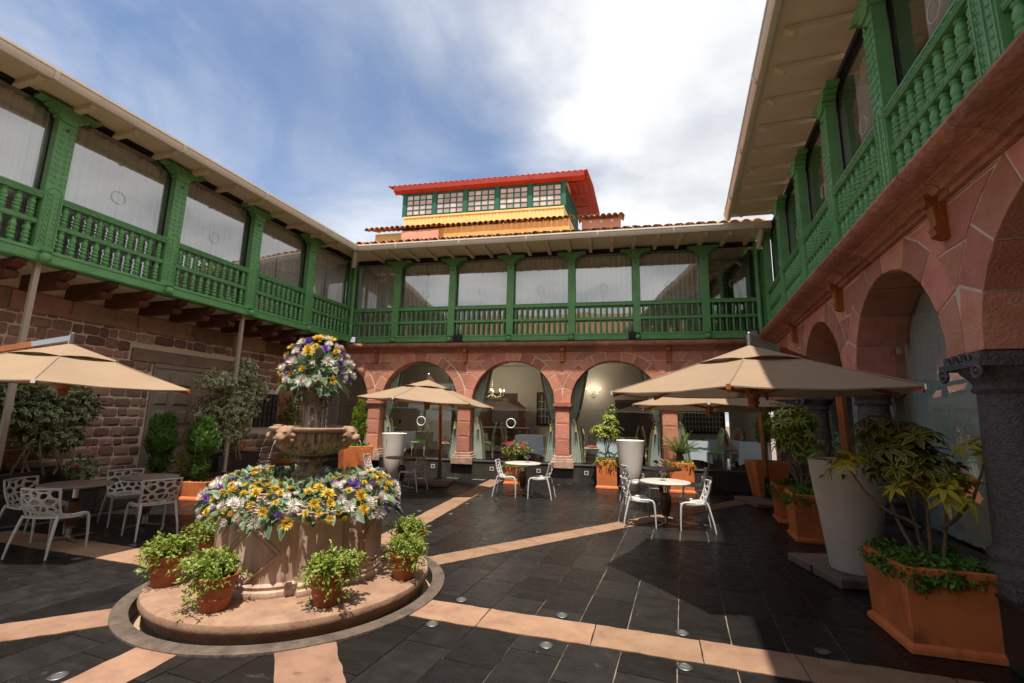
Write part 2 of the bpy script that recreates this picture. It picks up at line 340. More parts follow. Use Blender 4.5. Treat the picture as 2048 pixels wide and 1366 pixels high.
# ------------------------------------------------------------------ helpers
class MB:
    """collects shapes, then links them as ONE mesh object"""
    def __init__(s): s.v = []; s.f = []; s.e = None; s.r = None
    def add(s, vs, fs):
        o = len(s.v); s.v += [tuple(p) for p in vs]; s.f += [tuple(i + o for i in q) for q in fs]; return s
    def box(s, x0, x1, y0, y1, z0, z1, M=None):
        vs = [Vector((x, y, z)) for z in (z0, z1) for y in (y0, y1) for x in (x0, x1)]
        if M: vs = [M @ p for p in vs]
        return s.add(vs, [(0, 2, 3, 1), (4, 5, 7, 6), (0, 1, 5, 4), (2, 6, 7, 3), (1, 3, 7, 5), (0, 4, 6, 2)])
    def frustum(s, b, t, z0, z1, cx=0, cy=0):   # b, t = half sizes (x, y) at bottom and top
        vs = [(cx + sx * h[0], cy + sy * h[1], z) for h, z in ((b, z0), (t, z1)) for sx, sy in ((-1, -1), (1, -1), (1, 1), (-1, 1))]
        return s.add(vs, [(3, 2, 1, 0), (4, 5, 6, 7)] + [(i, (i + 1) % 4, 4 + (i + 1) % 4, 4 + i) for i in range(4)])
    def prism(s, poly, a, b, axis='z', M=None):
        """poly: 2-D outline; extruded from a to b along axis ('y': poly is x,z; 'x': poly is y,z)"""
        n = len(poly)
        def P(p, h): return {'z': (p[0], p[1], h), 'y': (p[0], h, p[1]), 'x': (h, p[0], p[1])}[axis]
        vs = [Vector(P(p, a)) for p in poly] + [Vector(P(p, b)) for p in poly]
        if M: vs = [M @ p for p in vs]
        return s.add(vs, [tuple(range(n))[::-1], tuple(range(n, 2 * n))] + [(i, (i + 1) % n, n + (i + 1) % n, n + i) for i in range(n)])
    def lathe(s, prof, n=16, c=(0, 0, 0), M=None, cap=True, lobes=None):
        vs = []; fs = []
        for r, z in prof:
            for k in range(n):
                a = 2 * math.pi * k / n
                rr = r * (1 + (lobes[1] * math.cos(lobes[0] * a) if lobes else 0))
                p = Vector((c[0] + rr * math.cos(a), c[1] + rr * math.sin(a), c[2] + z)); vs.append(M @ p if M else p)
        for i in range(len(prof) - 1):
            for k in range(n):
                fs.append((i * n + k, i * n + (k + 1) % n, (i + 1) * n + (k + 1) % n, (i + 1) * n + k))
        if cap: fs += [tuple(range(n))[::-1], tuple((len(prof) - 1) * n + k for k in range(n))]
        return s.add(vs, fs)
    def tube(s, pts, radii, n=6, flat=None):
        pts = [Vector(p) for p in pts]
        if not isinstance(radii, (list, tuple)): radii = [radii] * len(pts)
        vs = []; fs = []; up = None
        for i, p in enumerate(pts):
            d = (pts[min(i + 1, len(pts) - 1)] - pts[max(i - 1, 0)]).normalized()
            if up is None: up = d.orthogonal().normalized()
            up = (up - d * up.dot(d))
            up = up.normalized() if up.length > 1e-6 else d.orthogonal().normalized()
            sd = d.cross(up)
            for k in range(n):
                a = 2 * math.pi * k / n
                vs.append(p + (up * math.cos(a) * (flat or 1) + sd * math.sin(a)) * radii[i])
        m = len(pts)
        for i in range(m - 1):
            for k in range(n): fs.append((i * n + k, i * n + (k + 1) % n, (i + 1) * n + (k + 1) % n, (i + 1) * n + k))
        fs += [tuple(range(n))[::-1], tuple((m - 1) * n + k for k in range(n))]
        return s.add(vs, fs)
    def ball(s, c, r, n=10, m=6, sq=(1, 1, 1)):
        prof = [(r * math.sin(math.pi * (i + .001) / m) , -r * math.cos(math.pi * i / m)) for i in range(m + 1)]
        return s.lathe([(max(p[0], r * .01), p[1]) for p in prof], n, (0, 0, 0), Matrix.Translation(c) @ Matrix.Diagonal((*sq, 1)))
    def bar(s, a, b, wd, ht):
        a = Vector(a); b = Vector(b); d = b - a; L = d.length; q = d.to_track_quat('X', 'Z').to_matrix().to_4x4()
        return s.box(0, L, -wd / 2, wd / 2, -ht / 2, ht / 2, Matrix.Translation(a) @ q)
    def torus(s, R, r, M=None, n=24, m=6, a0=0, a1=None, sx=1, sz=1):
        vs = []; fs = []; full = a1 is None; a1 = a1 or 2 * math.pi
        nn = n if full else n + 1
        for i in range(nn):
            a = a0 + (a1 - a0) * i / n
            for k in range(m):
                b = 2 * math.pi * k / m; q = R + r * math.cos(b)
                p = Vector((q * math.cos(a) * sx, q * math.sin(a) * sz, r * math.sin(b))); vs.append(M @ p if M else p)
        for i in range(n):
            for k in range(m):
                j = (i + 1) % nn; fs.append((i * m + k, j * m + k, j * m + (k + 1) % m, i * m + (k + 1) % m))
        return s.add(vs, fs)
    def mesh(s, name, m, bevel=0, smooth=None, seg=1):
        me = bpy.data.meshes.new(name); me.from_pydata(s.v, [], s.f)
        if s.e:
            at = me.attributes.new('edge', 'FLOAT', 'POINT'); at.data.foreach_set('value', s.e)
            at = me.attributes.new('rnd', 'FLOAT', 'POINT'); at.data.foreach_set('value', s.r)
        elif True:
            bm = bmesh.new(); bm.from_mesh(me)
            bmesh.ops.recalc_face_normals(bm, faces=bm.faces)
            if bevel: bmesh.ops.bevel(bm, geom=bm.edges[:], offset=bevel, segments=seg, affect='EDGES', profile=0.6)
            bm.to_mesh(me); bm.free()
        if smooth is not None:
            me.polygons.foreach_set('use_smooth', [True] * len(me.polygons))
            if smooth < 180: me.set_sharp_from_angle(angle=rad(smooth))
        me.materials.append(MATS[m] if isinstance(m, str) else m)
        return me
    def build(s, name, m, parent=None, loc=None, rz=0, **k):
        return inst(s.mesh(name, m, **k), name, parent, loc, (0, 0, rz))

def inst(me, name, parent=None, loc=None, rot=None, scale=None):
    o = bpy.data.objects.new(name, me); col.objects.link(o)
    if parent: o.parent = parent
    if loc is not None: o.location = loc
    if rot is not None: o.rotation_euler = rot
    if scale is not None: o.scale = scale
    return o
def tag(o, label=None, cat=None, group=None, kind=None):
    if label: o['label'] = label
    if cat: o['category'] = cat
    if group: o['group'] = group
    if kind: o['kind'] = kind
    return o
def thing(name, label, cat, loc=(0, 0, 0), rz=0, group=None):
    o = bpy.data.objects.new(name, None); col.objects.link(o)
    o.empty_display_size = .1; o.location = loc; o.rotation_euler = (0, 0, rz)
    return tag(o, label, cat, group)
def kids(o): return [c for c in bpy.data.objects if c.parent == o]
TREE = {}
def copy_tree(root, label, loc, rz=0, group=None, scale=None):
    if root.name not in TREE: TREE[root.name] = [(c, kids(c)) for c in kids(root)]
    r = root.copy(); col.objects.link(r); r.location = loc; r.rotation_euler = (0, 0, rz); r['label'] = label
    if group: r['group'] = group
    if scale: r.scale = scale
    for c, gs in TREE[root.name]:
        d = c.copy(); col.objects.link(d); d.parent = r
        for g in gs:
            e = g.copy(); col.objects.link(e); e.parent = d
    return r
def struct(o, kind='structure'): o['kind'] = kind; return o
ORD = ['first', 'second', 'third', 'fourth', 'fifth', 'sixth', 'seventh', 'eighth', 'ninth', 'tenth', 'eleventh', 'twelfth']

# ------------------------------------------------------------------ frames of the three wings
# local x runs along the wing, local -y points into the courtyard, z is up
aL, aR, D = 0.1066, 0.1542, 13.355
class Frame:
    def __init__(s, o, ydir):
        y = Vector((ydir[0], ydir[1])).normalized(); s.o = Vector((o[0], o[1], 0)); s.y = Vector((y[0], y[1], 0)); s.x = Vector((y[1], -y[0], 0))
        s.rz = math.atan2(s.x.y, s.x.x)
    def p(s, x, y, z=0): return s.o + s.x * x + s.y * y + Vector((0, 0, z))
    def lx(s, wy): return (wy - s.o.y) / s.x.y if abs(s.x.y) > .5 else None   # local x at world y (side wings)
FB = Frame((0, D), (0, 1))
FL = Frame((-8.077, D), (-1, aL))
FR = Frame((4.376, D), (1, -aR))
BACK = thing('gallery_building', 'back wing with green upper gallery above four pink stone arches', 'building', FB.p(0, 0), FB.rz, 'wings round the courtyard')
LEFT = thing('gallery_building', 'left wing with brown beams under its green gallery and a rubble stone wall', 'building', FL.p(0, 0), FL.rz, 'wings round the courtyard')
RIGHT = thing('gallery_building', 'right wing in shade, green gallery above arches on dark round columns', 'building', FR.p(0, 0), FR.rz, 'wings round the courtyard')

# ------------------------------------------------------------------ ground
C0 = Vector((-3.18, 4.60, 0))          # fountain centre
def ring_mesh(r0, r1, z0, z1, n=64):
    mb = MB(); vs = []; fs = []
    for k in range(n):
        a = 2 * math.pi * k / n
        for r, z in ((r0, z0), (r1, z1)): vs.append((r * math.cos(a), r * math.sin(a), z))
    for k in range(n):
        j = (k + 1) % n; fs.append((2 * k, 2 * k + 1, 2 * j + 1, 2 * j))
    return mb.add(vs, fs)
g = MB(); nseg = 64; vs = []; fs = []
for k in range(nseg):
    a = 2 * math.pi * k / nseg
    cx, cy = math.cos(a), math.sin(a); q = 300 / max(abs(cx), abs(cy))
    vs += [(1.45 * cx, 1.45 * cy, -0.012), (q * cx, q * cy, -0.012)]
for k in range(nseg):
    j = (k + 1) % nseg; fs.append((2 * k, 2 * k + 1, 2 * j + 1, 2 * j))
g.add(vs, fs)
GROUND = struct(g.build('courtyard_floor', 'slate_mortar', None, C0))

def clip(poly, p0, nrm):
    o = []
    for i in range(len(poly)):
        a, b = poly[i], poly[(i + 1) % len(poly)]
        da = (a[0] - p0[0]) * nrm[0] + (a[1] - p0[1]) * nrm[1]; db = (b[0] - p0[0]) * nrm[0] + (b[1] - p0[1]) * nrm[1]
        if da >= 0: o.append(a)
        if (da >= 0) != (db >= 0):
            t = da / (da - db); o.append((a[0] + (b[0] - a[0]) * t, a[1] + (b[1] - a[1]) * t))
    return o
def unit_slab(seed, n=4, hgt=1.0, amp=0.12):
    r = random.Random(seed); mb = MB(); vs = []; fs = []
    for j in range(n + 1):
        for i in range(n + 1):
            e = 0.02 if i in (0, n) or j in (0, n) else 0
            jx = (r.random() - .5) * (.03 if 0 < i < n else .012); jy = (r.random() - .5) * (.03 if 0 < j < n else .012)
            vs.append((i / n - .5 + jx, j / n - .5 + jy, hgt - r.random() * amp - e * 8))
    m = n + 1
    for j in range(n):
        for i in range(n): fs.append((j * m + i, j * m + i + 1, (j + 1) * m + i + 1, (j + 1) * m + i))
    rim = [i for i in range(m)] + [j * m + n for j in range(1, m)] + [n * m + i for i in range(n - 1, -1, -1)] + [j * m for j in range(n - 1, 0, -1)]
    o = len(vs); vs += [(vs[i][0], vs[i][1], 0) for i in rim]
    for k in range(len(rim)): fs.append((rim[k], o + k, o + (k + 1) % len(rim), rim[(k + 1) % len(rim)]))
    return mb.add(vs, fs)
SLABS = [unit_slab(s).mesh('slate_tile', 'slate', smooth=35) for s in range(4)]
U = Vector((0.1525, 0.9883)); Wd = Vector((0.9883, -0.1525)); ANG = math.atan2(Wd.y, Wd.x)
rr = random.Random(11); tiles = []
for k in range(-19, 24):
    a0 = 1.70 + .4085 * k; t = -5.2 + rr.random() * .6
    while t < 9.6:
        L = rr.choice((.56, .62, .7, .76, .85)); a = a0 + .204; b = t + L / 2; t += L
        c = Vector((C0.x, C0.y)) + Wd * a + U * b
        if c.y < 1.4 or c.y > 13.4 or c.x < -8.9 or c.x > 4.4 + .16 * (c.y - 13.3) : continue
        ux = (c.x * math.cos(YAW) + c.y * math.sin(YAW)); uy = (-c.x * math.sin(YAW) + c.y * math.cos(YAW))
        if abs(ux) > uy * 1.25 + .8 or uy < 1.9: continue
        tiles.append((c, L, a, b))
tiles.sort(key=lambda q: q[0].length)
rest = MB(); cnt = 0
for c, L, a, b in tiles:
    g_ = .0042; hx, hy = .2042 - g_, L / 2 - g_
    d = (c - Vector((C0.x, C0.y)))
    far = max((Vector((sx * hx + a, sy * hy + b))).length for sx in (-1, 1) for sy in (-1, 1))
    if far < 1.46: continue
    near = min((Vector((sx * hx * q + a, sy * hy * q + b))).length for sx in (-1, 1) for sy in (-1, 1) for q in (0, .5, 1))
    if near < 1.5:
        nrm = Vector((a, b)).normalized(); p0 = nrm * 1.455
        poly = clip([(a - hx, b - hy), (a + hx, b - hy), (a + hx, b + hy), (a - hx, b + hy)], p0, nrm)
        if len(poly) < 3: continue
        wp = [(Wd * p[0] + U * p[1]) for p in poly]
        mb = MB(); mb.prism([(p.x, p.y) for p in wp], -.012, -.0005)
        if cnt < 298: mb.build('slate_tile', 'slate', GROUND); cnt += 1
        continue
    if cnt < 298:
        inst(SLABS[rr.randrange(4)], 'slate_tile', GROUND, (c.x - C0.x, c.y - C0.y, -.012), (0, 0, ANG), (2 * hx, 2 * hy, .012)); cnt += 1
    else:
        M = Matrix.Translation((c.x - C0.x, c.y - C0.y, 0)) @ Matrix.Rotation(ANG, 4, 'Z')
        rest.box(-hx, hx, -hy, hy, -.012, -.001 + rr.random() * .0006, M)
struct(rest.build('far_slate_tiles', 'slate', GROUND), 'stuff')
# pale stone bands radiating from the fountain
def band(deg, off, wd, rmax, seed):
    r = random.Random(seed); d = Vector((math.cos(rad(deg)), math.sin(rad(deg)))); n = Vector((d.y, -d.x)); t = 1.42
    while t < rmax:
        L = min(r.uniform(.62, 1.05), rmax - t)
        if L < .08: break
        nx = max(4, int(L / .09)); pts0 = []; pts1 = []
        g_ = .005
        mb = MB(); vs = []; fs = []; ny = 5
        for i in range(nx + 1):
            for j in range(ny + 1):
                x = t + g_ + (L - 2 * g_) * i / nx; y = off - wd / 2 + wd * j / ny
                if j in (0, ny): y += (r.random() - .5) * .016
                if i in (0, nx): x += (r.random() - .5) * .006
                e = i in (0, nx) or j in (0, ny)
                p = d * x + n * y; vs.append((p.x, p.y, .009 - (.004 if e else 0) + (0 if e else noise.noise(Vector((p.x * 5, p.y * 5, seed))) * .0035)))
        m = ny + 1
        for i in range(nx):
            for j in range(ny): fs.append((i * m + j, (i + 1) * m + j, (i + 1) * m + j + 1, i * m + j + 1))
        rim = [i * m for i in range(nx + 1)] + [nx * m + j for j in range(1, m)] + [i * m + ny for i in range(nx - 1, -1, -1)] + [j for j in range(ny - 1, 0, -1)]
        o = len(vs); vs += [(vs[i][0], vs[i][1], -.006) for i in rim]
        for k in range(len(rim)): fs.append((rim[k], o + k, o + (k + 1) % len(rim), rim[(k + 1) % len(rim)]))
        mb.add(vs, fs).build('band_stone', 'band_stone', GROUND, smooth=40); t += L
for i, (deg, off, wd, rm) in enumerate(((49.5, .11, .35, 9.6), (-5.3, .13, .385, 6.2), (-51.8, 0, .42, 4.0), (-90, .09, .39, 3.2), (-139, -.19, .40, 5.0), (174, .03, .45, 5.3), (90, .06, .385, 8.7), (134, .05, .40, 7.4))):
    band(deg, off, wd, rm, 20 + i)
# stone ring round the fountain's drain trough, and the trough itself
mb = MB(); prof = [(1.385, -.02), (1.385, .020), (1.40, .027), (1.50, .024), (1.515, .016), (1.515, -.012)]
mb.lathe(prof, 96, cap=False)
mb.build('drain_ring', 'ring_stone', GROUND, smooth=50)
mb = MB(); mb.lathe([(1.384, .0), (1.40, -.17), (1.30, -.175)], 72, cap=False)
mb.build('drain_trough', 'trough_wall', GROUND, smooth=40)
mb = MB(); ring_mesh(1.26, 1.395, -.160, -.160)
ring_mesh(1.26, 1.395, -.160, -.160).build('trough_bed', 'trough_sand', GROUND)

# ------------------------------------------------------------------ raised terrace of dark granite
def platform(F, x0, x1, y0, y1, h, name='terrace'):
    mb = MB(); mb.box(x0, x1, y0 + .03, y1, -.012, h - .03)
    o = struct(mb.build(name, 'platform_slate', None, F.p(0, 0), F.rz))
    x = x0; k = 0
    while x < x1 - .05:
        L = min(.95, x1 - x)
        MB().box(x + .003, x + L - .003, y0, y0 + .028, -.012, h - .032).build('granite_panel', 'granite', o, bevel=.002)
        MB().box(x + .002, x + L - .002, y0 - .02, y0 + .33, h - .028, h).build('edge_slab', 'granite', o, bevel=.004)
        x += L
    return o
platform(FB, -9.2, 4.30, 0.0, 4.6, .51)
platform(FR, .30, 15.5, -.06, 3.2, .51)
platform(FL, -10.5, -.06, -.05, 1.3, .42)

# ------------------------------------------------------------------ galleries
def baluster_profile(h, r=.036):
    p = [(.62, 0), (.62, .05), (.95, .06), (.95, .10), (.62, .12), (.80, .16), (1.0, .21), (.98, .26), (.72, .30), (.60, .315), (.92, .345), (1.0, .385), (.92, .425), (.62, .455),
         (.62, .465), (.90, .495), (.97, .53), (.90, .565), (.60, .59), (.60, .60), (.85, .66), (.92, .72), (.80, .80), (.58, .87), (.58, .88), (.85, .90), (.85, .94), (.6, .95), (.6, 1.0)]
    return [(r * a, h * b) for a, b in p]
BAL_LO = MB().lathe(baluster_profile(.43), 10).mesh('baluster', 'green', smooth=60)
BAL_UP = MB().lathe(baluster_profile(.37), 10).mesh('baluster', 'green', smooth=60)
BAL_LOB = MB().lathe(baluster_profile(.43, .052), 12).mesh('baluster', 'green', smooth=60)
BAL_UPB = MB().lathe(baluster_profile(.37, .052), 12).mesh('baluster', 'green', smooth=60)
pf = [(.02, -.10), (.06, -.095), (.085, -.05), (.088, -.02), (.07, .03), (.045, .05), (.06, .06), (.075, .075), (.075, .09)]
FINIAL = MB().lathe(pf, 14).mesh('ball_finial', 'green', smooth=60)
def bracket_mesh(hw=.43):
    half = [(.105, 0), (.115, .05), (.15, .06), (.17, .09), (.155, .12), (.20, .13), (.235, .155), (.225, .185), (.275, .19), (.31, .21), (.30, .235), (hw - .02, .24), (hw, .25), (hw, .29)]
    poly = half + [(-x, z) for x, z in reversed(half)]
    mb = MB(); mb.prism(poly, -.085, .085, 'y')
    for s in (-1, 1):
        for x, z, r in ((.145, .115, .03), (.215, .165, .03), (.285, .215, .026)):
            mb.lathe([(r, 0), (r * .8, .016), (r * .3, .02)], 10, M=Matrix.Translation((s * x, -.085, z)) @ Matrix.Rotation(rad(90), 4, 'X'))
    for k in range(5): mb.ball((-.16 + k * .08, -.085, .245), .028, 8, 4, (1, .5, 1))
    return mb.mesh('bracket_capital', 'green', smooth=40)
BRACKET = bracket_mesh()
def post_mesh(wd, dp, carved):
    mb = MB(); mb.box(-wd / 2, wd / 2, -dp / 2, dp / 2, 4.20, 6.56)
    if not carved: mb.box(-wd / 2 - .012, wd / 2 + .012, -dp / 2 - .012, dp / 2 + .012, 6.44, 6.48)
    return mb.mesh('post', 'green', bevel=.006)
def carving_mesh(wd, y):
    mb = MB()
    z = 4.40
    while z < 5.22:   # leaf pairs of the lower panel
        for s in (-1, 1):
            mb.torus(.028, .008, Matrix.Translation((s * wd * .24, y, z)) @ Matrix.Rotation(rad(90), 4, 'X'), 8, 4, rad(200 if s > 0 else -20), rad(430 if s > 0 else 210))
            mb.ball((s * wd * .30, y, z - .02), .014, 6, 3, (1, .6, 1.4))
        z += .088
    mb.box(-.012, .012, y - .008, y + .004, 4.36, 5.24)
    for s in (-1, 1): mb.box(s * wd * .42 - .008, s * wd * .42 + .008, y - .008, y + .004, 4.34, 5.26)
    mb.torus(wd * .36, .010, Matrix.Translation((0, y, 5.24)) @ Matrix.Rotation(rad(90), 4, 'X'), 12, 4, 0, math.pi)
    z = 5.42
    while z < 6.40:   # chevrons above
        for s in (-1, 1):
            for q in (0, 1):
                x0 = s * wd * (.08 + .2 * q); x1 = s * wd * (.26 + .2 * q)
                mb.bar((x0, y, z + .02 * (q - 1)), ((x0 + x1) / 2, y, z + .035), .012, .014); mb.bar(((x0 + x1) / 2, y, z + .035), (x1, y, z - .01), .012, .014)
            mb.ball((s * wd * .2, y, z - .03), .010, 6, 3)
        z += .105
    return mb.mesh('carving', 'green')
def rail_carving(L, y, z, h):
    mb = MB(); n = max(2, int(L / .06))
    for k in range(n):
        x = (k + .5) * L / n; s = 1 if k % 2 else -1
        mb.bar((x - .024, y, z - s * h * .22), (x + .024, y, z + s * h * .22), .007, .012)
    mb.box(0, L, y - .003, y + .003, z + h * .36, z + h * .44); mb.box(0, L, y - .003, y + .003, z - h * .44, z - h * .36)
    return mb
def curtain_sheet(L, z0, z1, n, amp, seed, split=None):
    r = random.Random(seed); vs = []; fs = []; ph = r.random() * 6; rows = 5
    for i in range(n + 1):
        x = L * i / n
        for j in range(rows + 1):
            q = j / rows
            a = amp * (.7 + .5 * q)
            y = a * math.sin(x * 44 + ph + 1.1 * math.sin(x * 5 + ph)) + .35 * a * math.sin(x * 23 + q * 1.5 + ph)
            vs.append((x + .012 * math.sin(q * 3 + x * 9), y, z1 + (z0 - z1) * q))
    m = rows + 1
    for i in range(n):
        for j in range(rows): fs.append((i * m + j, (i + 1) * m + j, (i + 1) * m + j + 1, i * m + j + 1))
    return MB().add(vs, fs)
def gallery(W, F, posts, xa, xb, carved, nb, wname, curtains, big=False, beam_in=(.0, .0)):
    pw = .26 if carved else .215; dp = .15
    PM = post_mesh(pw, dp, carved); CM = carving_mesh(pw, -dp / 2 - .003) if carved else None
    for x in posts:
        p = inst(PM, 'post', W, (x, 0, 0))
        if carved: inst(CM, 'carving', p)
        inst(BRACKET, 'bracket_capital', W, (x, -.02, 6.50))
        inst(FINIAL, 'ball_finial', W, (x, -dp / 2 - .075, 4.16))
        MB().ball((0, 0, 0), .022, 8, 5, (1, 1, 1)).bar((0, 0, 0), (0, -.05, .02), .012, .012).build('rosette', 'steel_dark', W, (x, -dp / 2 - .015, 6.38))
    mb = MB(); mb.box(xa, xb, -.125, .13, 4.06, 4.27); mb.box(xa, xb, -.14, -.124, 4.215, 4.262); mb.box(xa, xb, -.135, -.124, 4.075, 4.10)
    mb.build('floor_beam', 'green', W, bevel=.004)
    MB().box(xa, xb, .04, .09, 6.80, 6.88).build('top_plate', 'black_plastic', W)
    edges = [xa] + list(posts) + [xb]
    k = 0
    for i in range(len(edges) - 1):
        x0, x1 = edges[i] + (pw / 2 if i else 0), edges[i + 1] - (pw / 2 if i < len(edges) - 2 else 0)
        L = x1 - x0
        if L < .12: continue
        for nm, z0, z1, d in (('handrail', 5.105, 5.217, .062), ('middle_rail', 4.675, 4.752, .05)):
            mb = MB(); mb.box(0, L, -d, d, z0, z1)
            if nm == 'handrail': mb.box(0, L, -d - .012, d + .012, z1 - .03, z1 - .005)
            o = mb.build(nm, 'green', W, (x0, 0, 0), bevel=.004)
            if carved: rail_carving(L, -d - (.015 if nm == 'handrail' else .002), (z0 + z1) / 2 - (.014 if nm == 'handrail' else 0), (z1 - z0) * .7).build('carving', 'green', o)
        n = max(1, round(L / nb)) if L > .3 else 1
        for q in range(n):
            x = x0 + L * (q + .5) / n
            inst(BAL_LOB if big else BAL_LO, 'baluster', W, (x, 0, 4.258)); inst(BAL_UPB if big else BAL_UP, 'baluster', W, (x, 0, 4.742))
        # window: pane, thin dark frame, etched ring
        p = MB().add([(x0 - .02, 0, 4.28), (x1 + .02, 0, 4.28), (x1 + .02, 0, 6.80), (x0 - .02, 0, 6.80)], [(0, 1, 2, 3)]).build('window', 'gallery_glass', W, (0, .105, 0))
        fr = MB(); fr.box(x0 - .02, x1 + .02, -.015, .02, 6.76, 6.80); fr.box(x0 - .03, x0 + .006, -.012, .012, 4.28, 6.74); fr.box(x1 - .006, x1 + .03, -.012, .012, 4.28, 6.74)
        fr.build('frame', 'black_plastic', p)
        if L > 1: MB().torus(.115, .005, Matrix.Translation(((x0 + x1) / 2, -.006, 5.68)) @ Matrix.Rotation(rad(90), 4, 'X'), 28, 4).build('etched_ring', 'etch', p)
        if i in curtains:
            s, e = curtains[i]
            o = thing('curtain', None, None, F.p(x0 + L * s, .235), F.rz); W_ = L * (e - s); h_ = W_ * R_.uniform(.46, .54)
            curtain_sheet(h_ - R_.uniform(.0, .02), 4.3, 6.72, int(L * 36), .040, i * 7 + len(wname)).build('panel', 'curtain_white', o, smooth=180)
            if W_ > .6: curtain_sheet(W_ - h_, 4.3, 6.72, int(L * 36), .040, i * 11 + 3).build('panel', 'curtain_white', o, (h_, R_.uniform(-.01, .03), 0), smooth=180)
            tag(o, f'sheer white curtain in the {ORD[k]} upper window of the {wname}', 'curtain', 'curtains in the upper gallery')
        k += 1
    # inside: floor, ceiling, rear wall of the corridor
    MB().box(xa - .2, xb + .2, .131, 3.0, 4.07, 4.24).build('gallery_floor', 'brown_wood', W)
    MB().box(xa - .2, xb + .2, .101, 3.0, 6.86, 6.98).build('gallery_ceiling', 'ceiling', W)
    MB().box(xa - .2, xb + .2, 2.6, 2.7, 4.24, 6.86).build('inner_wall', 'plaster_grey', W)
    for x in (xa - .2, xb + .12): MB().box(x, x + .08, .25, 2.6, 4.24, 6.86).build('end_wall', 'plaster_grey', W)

RAFTER = MB().prism([(-.05, -.14), (.05, -.14), (.05, 0), (-.05, 0)], 0, 1, 'y').mesh('rafter', 'cream')
def rafter_mesh(over):
    # a board on edge with a small scrolled end, lying under the soffit (local -y is outward)
    o = over - .10
    poly = [(.02, 0), (.02, -.10), (-o * .80, -.085), (-o * .84, -.11), (-o * .90, -.10), (-o * .93, -.06), (-o, -.05), (-o, 0)]
    return MB().prism(poly, -.05, .05, 'x').mesh('rafter', 'cream', bevel=.004)
def tile_mesh():
    vs = []; fs = []; n = 7
    for j, (y, r) in enumerate(((0, .125), (.45, .100))):
        for t in (0, .016):
            for k in range(n + 1):
                a = math.pi * k / n; vs.append(((r - t) * math.cos(a), y, (r - t) * math.sin(a)))
    m = n + 1
    for k in range(n):
        fs += [(k, k + 1, 2 * m + k + 1, 2 * m + k), (m + k, 3 * m + k, 3 * m + k + 1, m + k + 1), (k, m + k, m + k + 1, k + 1)]
    return MB().add(vs, fs).mesh('roof_tile', 'tile', smooth=50)
TILE = tile_mesh()
def tile_cover(x0, x1, y0, y1, z0, slope, sp=.275):
    vs = []; fs = []; n = int((x1 - x0) / sp) * 6
    for i in range(n + 1):
        x = x0 + (x1 - x0) * i / n; h = .095 * abs(math.sin(math.pi * (x - x0) / sp)) ** .7
        for j in range(2): y = (y0, y1)[j]; vs.append((x, y, z0 + h + (y - y0) * slope))
    for i in range(n): fs.append((2 * i, 2 * i + 2, 2 * i + 3, 2 * i + 1))
    return MB().add(vs, fs)
def eaves(W, xa, xb, over, zs_in, zg, slope=.40, tiles=(None, None), step=.62, lift=0.0, back=0.0):
    # soffit boards, rafters, gutter with joints, tiles above
    MB().add([(xa, .12, zs_in), (xb, .12, zs_in), (xb, -over + .05, zg + .09), (xa, -over + .05, zg + .09),
              (xa, .12, zs_in + .05), (xb, .12, zs_in + .05), (xb, -over + .05, zg + .14), (xa, -over + .05, zg + .14)],
             [(0, 1, 2, 3), (4, 7, 6, 5), (0, 4, 5, 1), (1, 5, 6, 2), (2, 6, 7, 3), (3, 7, 4, 0)]).build('soffit', 'cream', W)
    RM = rafter_mesh(over); n = int((xb - xa - .3) / step); tilt = math.atan2(zs_in - (zg + .09), over)
    for k in range(n + 1):
        inst(RM, 'rafter', W, (xa + .25 + step * k, .08, zs_in - .003), (tilt, 0, 0))
    # moulded fascia under the soffit edge and box gutter
    MB().prism([(-over + .07, zg + .10), (-over + .07, zg + .01), (-over + .03, zg - .005), (-over - .015, zg + .0), (-over - .055, zg + .05), (-over - .065, zg + .11), (-over - .085, zg + .125), (-over - .085, zg + .165),
                (-over - .055, zg + .165), (-over - .05, zg + .13), (-over + .05, zg + .12)], xa, xb, 'x').build('gutter', 'cream_gutter', W, smooth=30)
    x = xa + 1.3
    while x < xb - .4:
        MB().prism([(-over - .055, zg - .008), (-over - .075, zg + .05), (-over - .09, zg + .12), (-over - .09, zg + .168), (-over - .06, zg + .168), (-over - .04, zg + .03), (-over + .06, zg - .012)], x - .025, x + .025, 'x').build('gutter_joint', 'cream_gutter', W)
        x += 2.0
    zt = zg + .145 + lift; t0, t1 = tiles
    if t0 is not None:
        x = t0; k = 0
        while x < t1:
            inst(TILE, 'roof_tile', W, (x + R_.uniform(-.012, .012), -over - .02 + back + R_.uniform(-.02, .02), zt + R_.uniform(-.01, .012)), (math.atan(slope) + R_.uniform(-.02, .02), R_.uniform(-.05, .05), R_.uniform(-.03, .03)))
            x += .275
    tile_cover(xa, xb, -over + .06 + back, 5.6, zt + .035 + .03, slope).build('roof', 'tile', W, smooth=60)
def pipe(W, pts, r, m): MB().tube(pts, r, 10).build('downpipe', m, W, smooth=60)

# back wing (local x = world x)
bp_ = [-8.496 + 1.884 * n for n in range(1, 7)]
gallery(BACK, FB, bp_, -8.15, 4.30, False, .172, 'back wing', {0: (0, 1), 1: (0, 1), 2: (0, 1), 3: (0, 1), 4: (0, 1), 5: (0, 1), 6: (-.02, .12)})
eaves(BACK, -7.46, 4.24, 1.20, 6.90, 6.76, tiles=(-7.40, 3.0))
MB().box(-8.9, -7.46, -1.15, .12, 6.89, 6.94).build('soffit', 'cream', BACK)
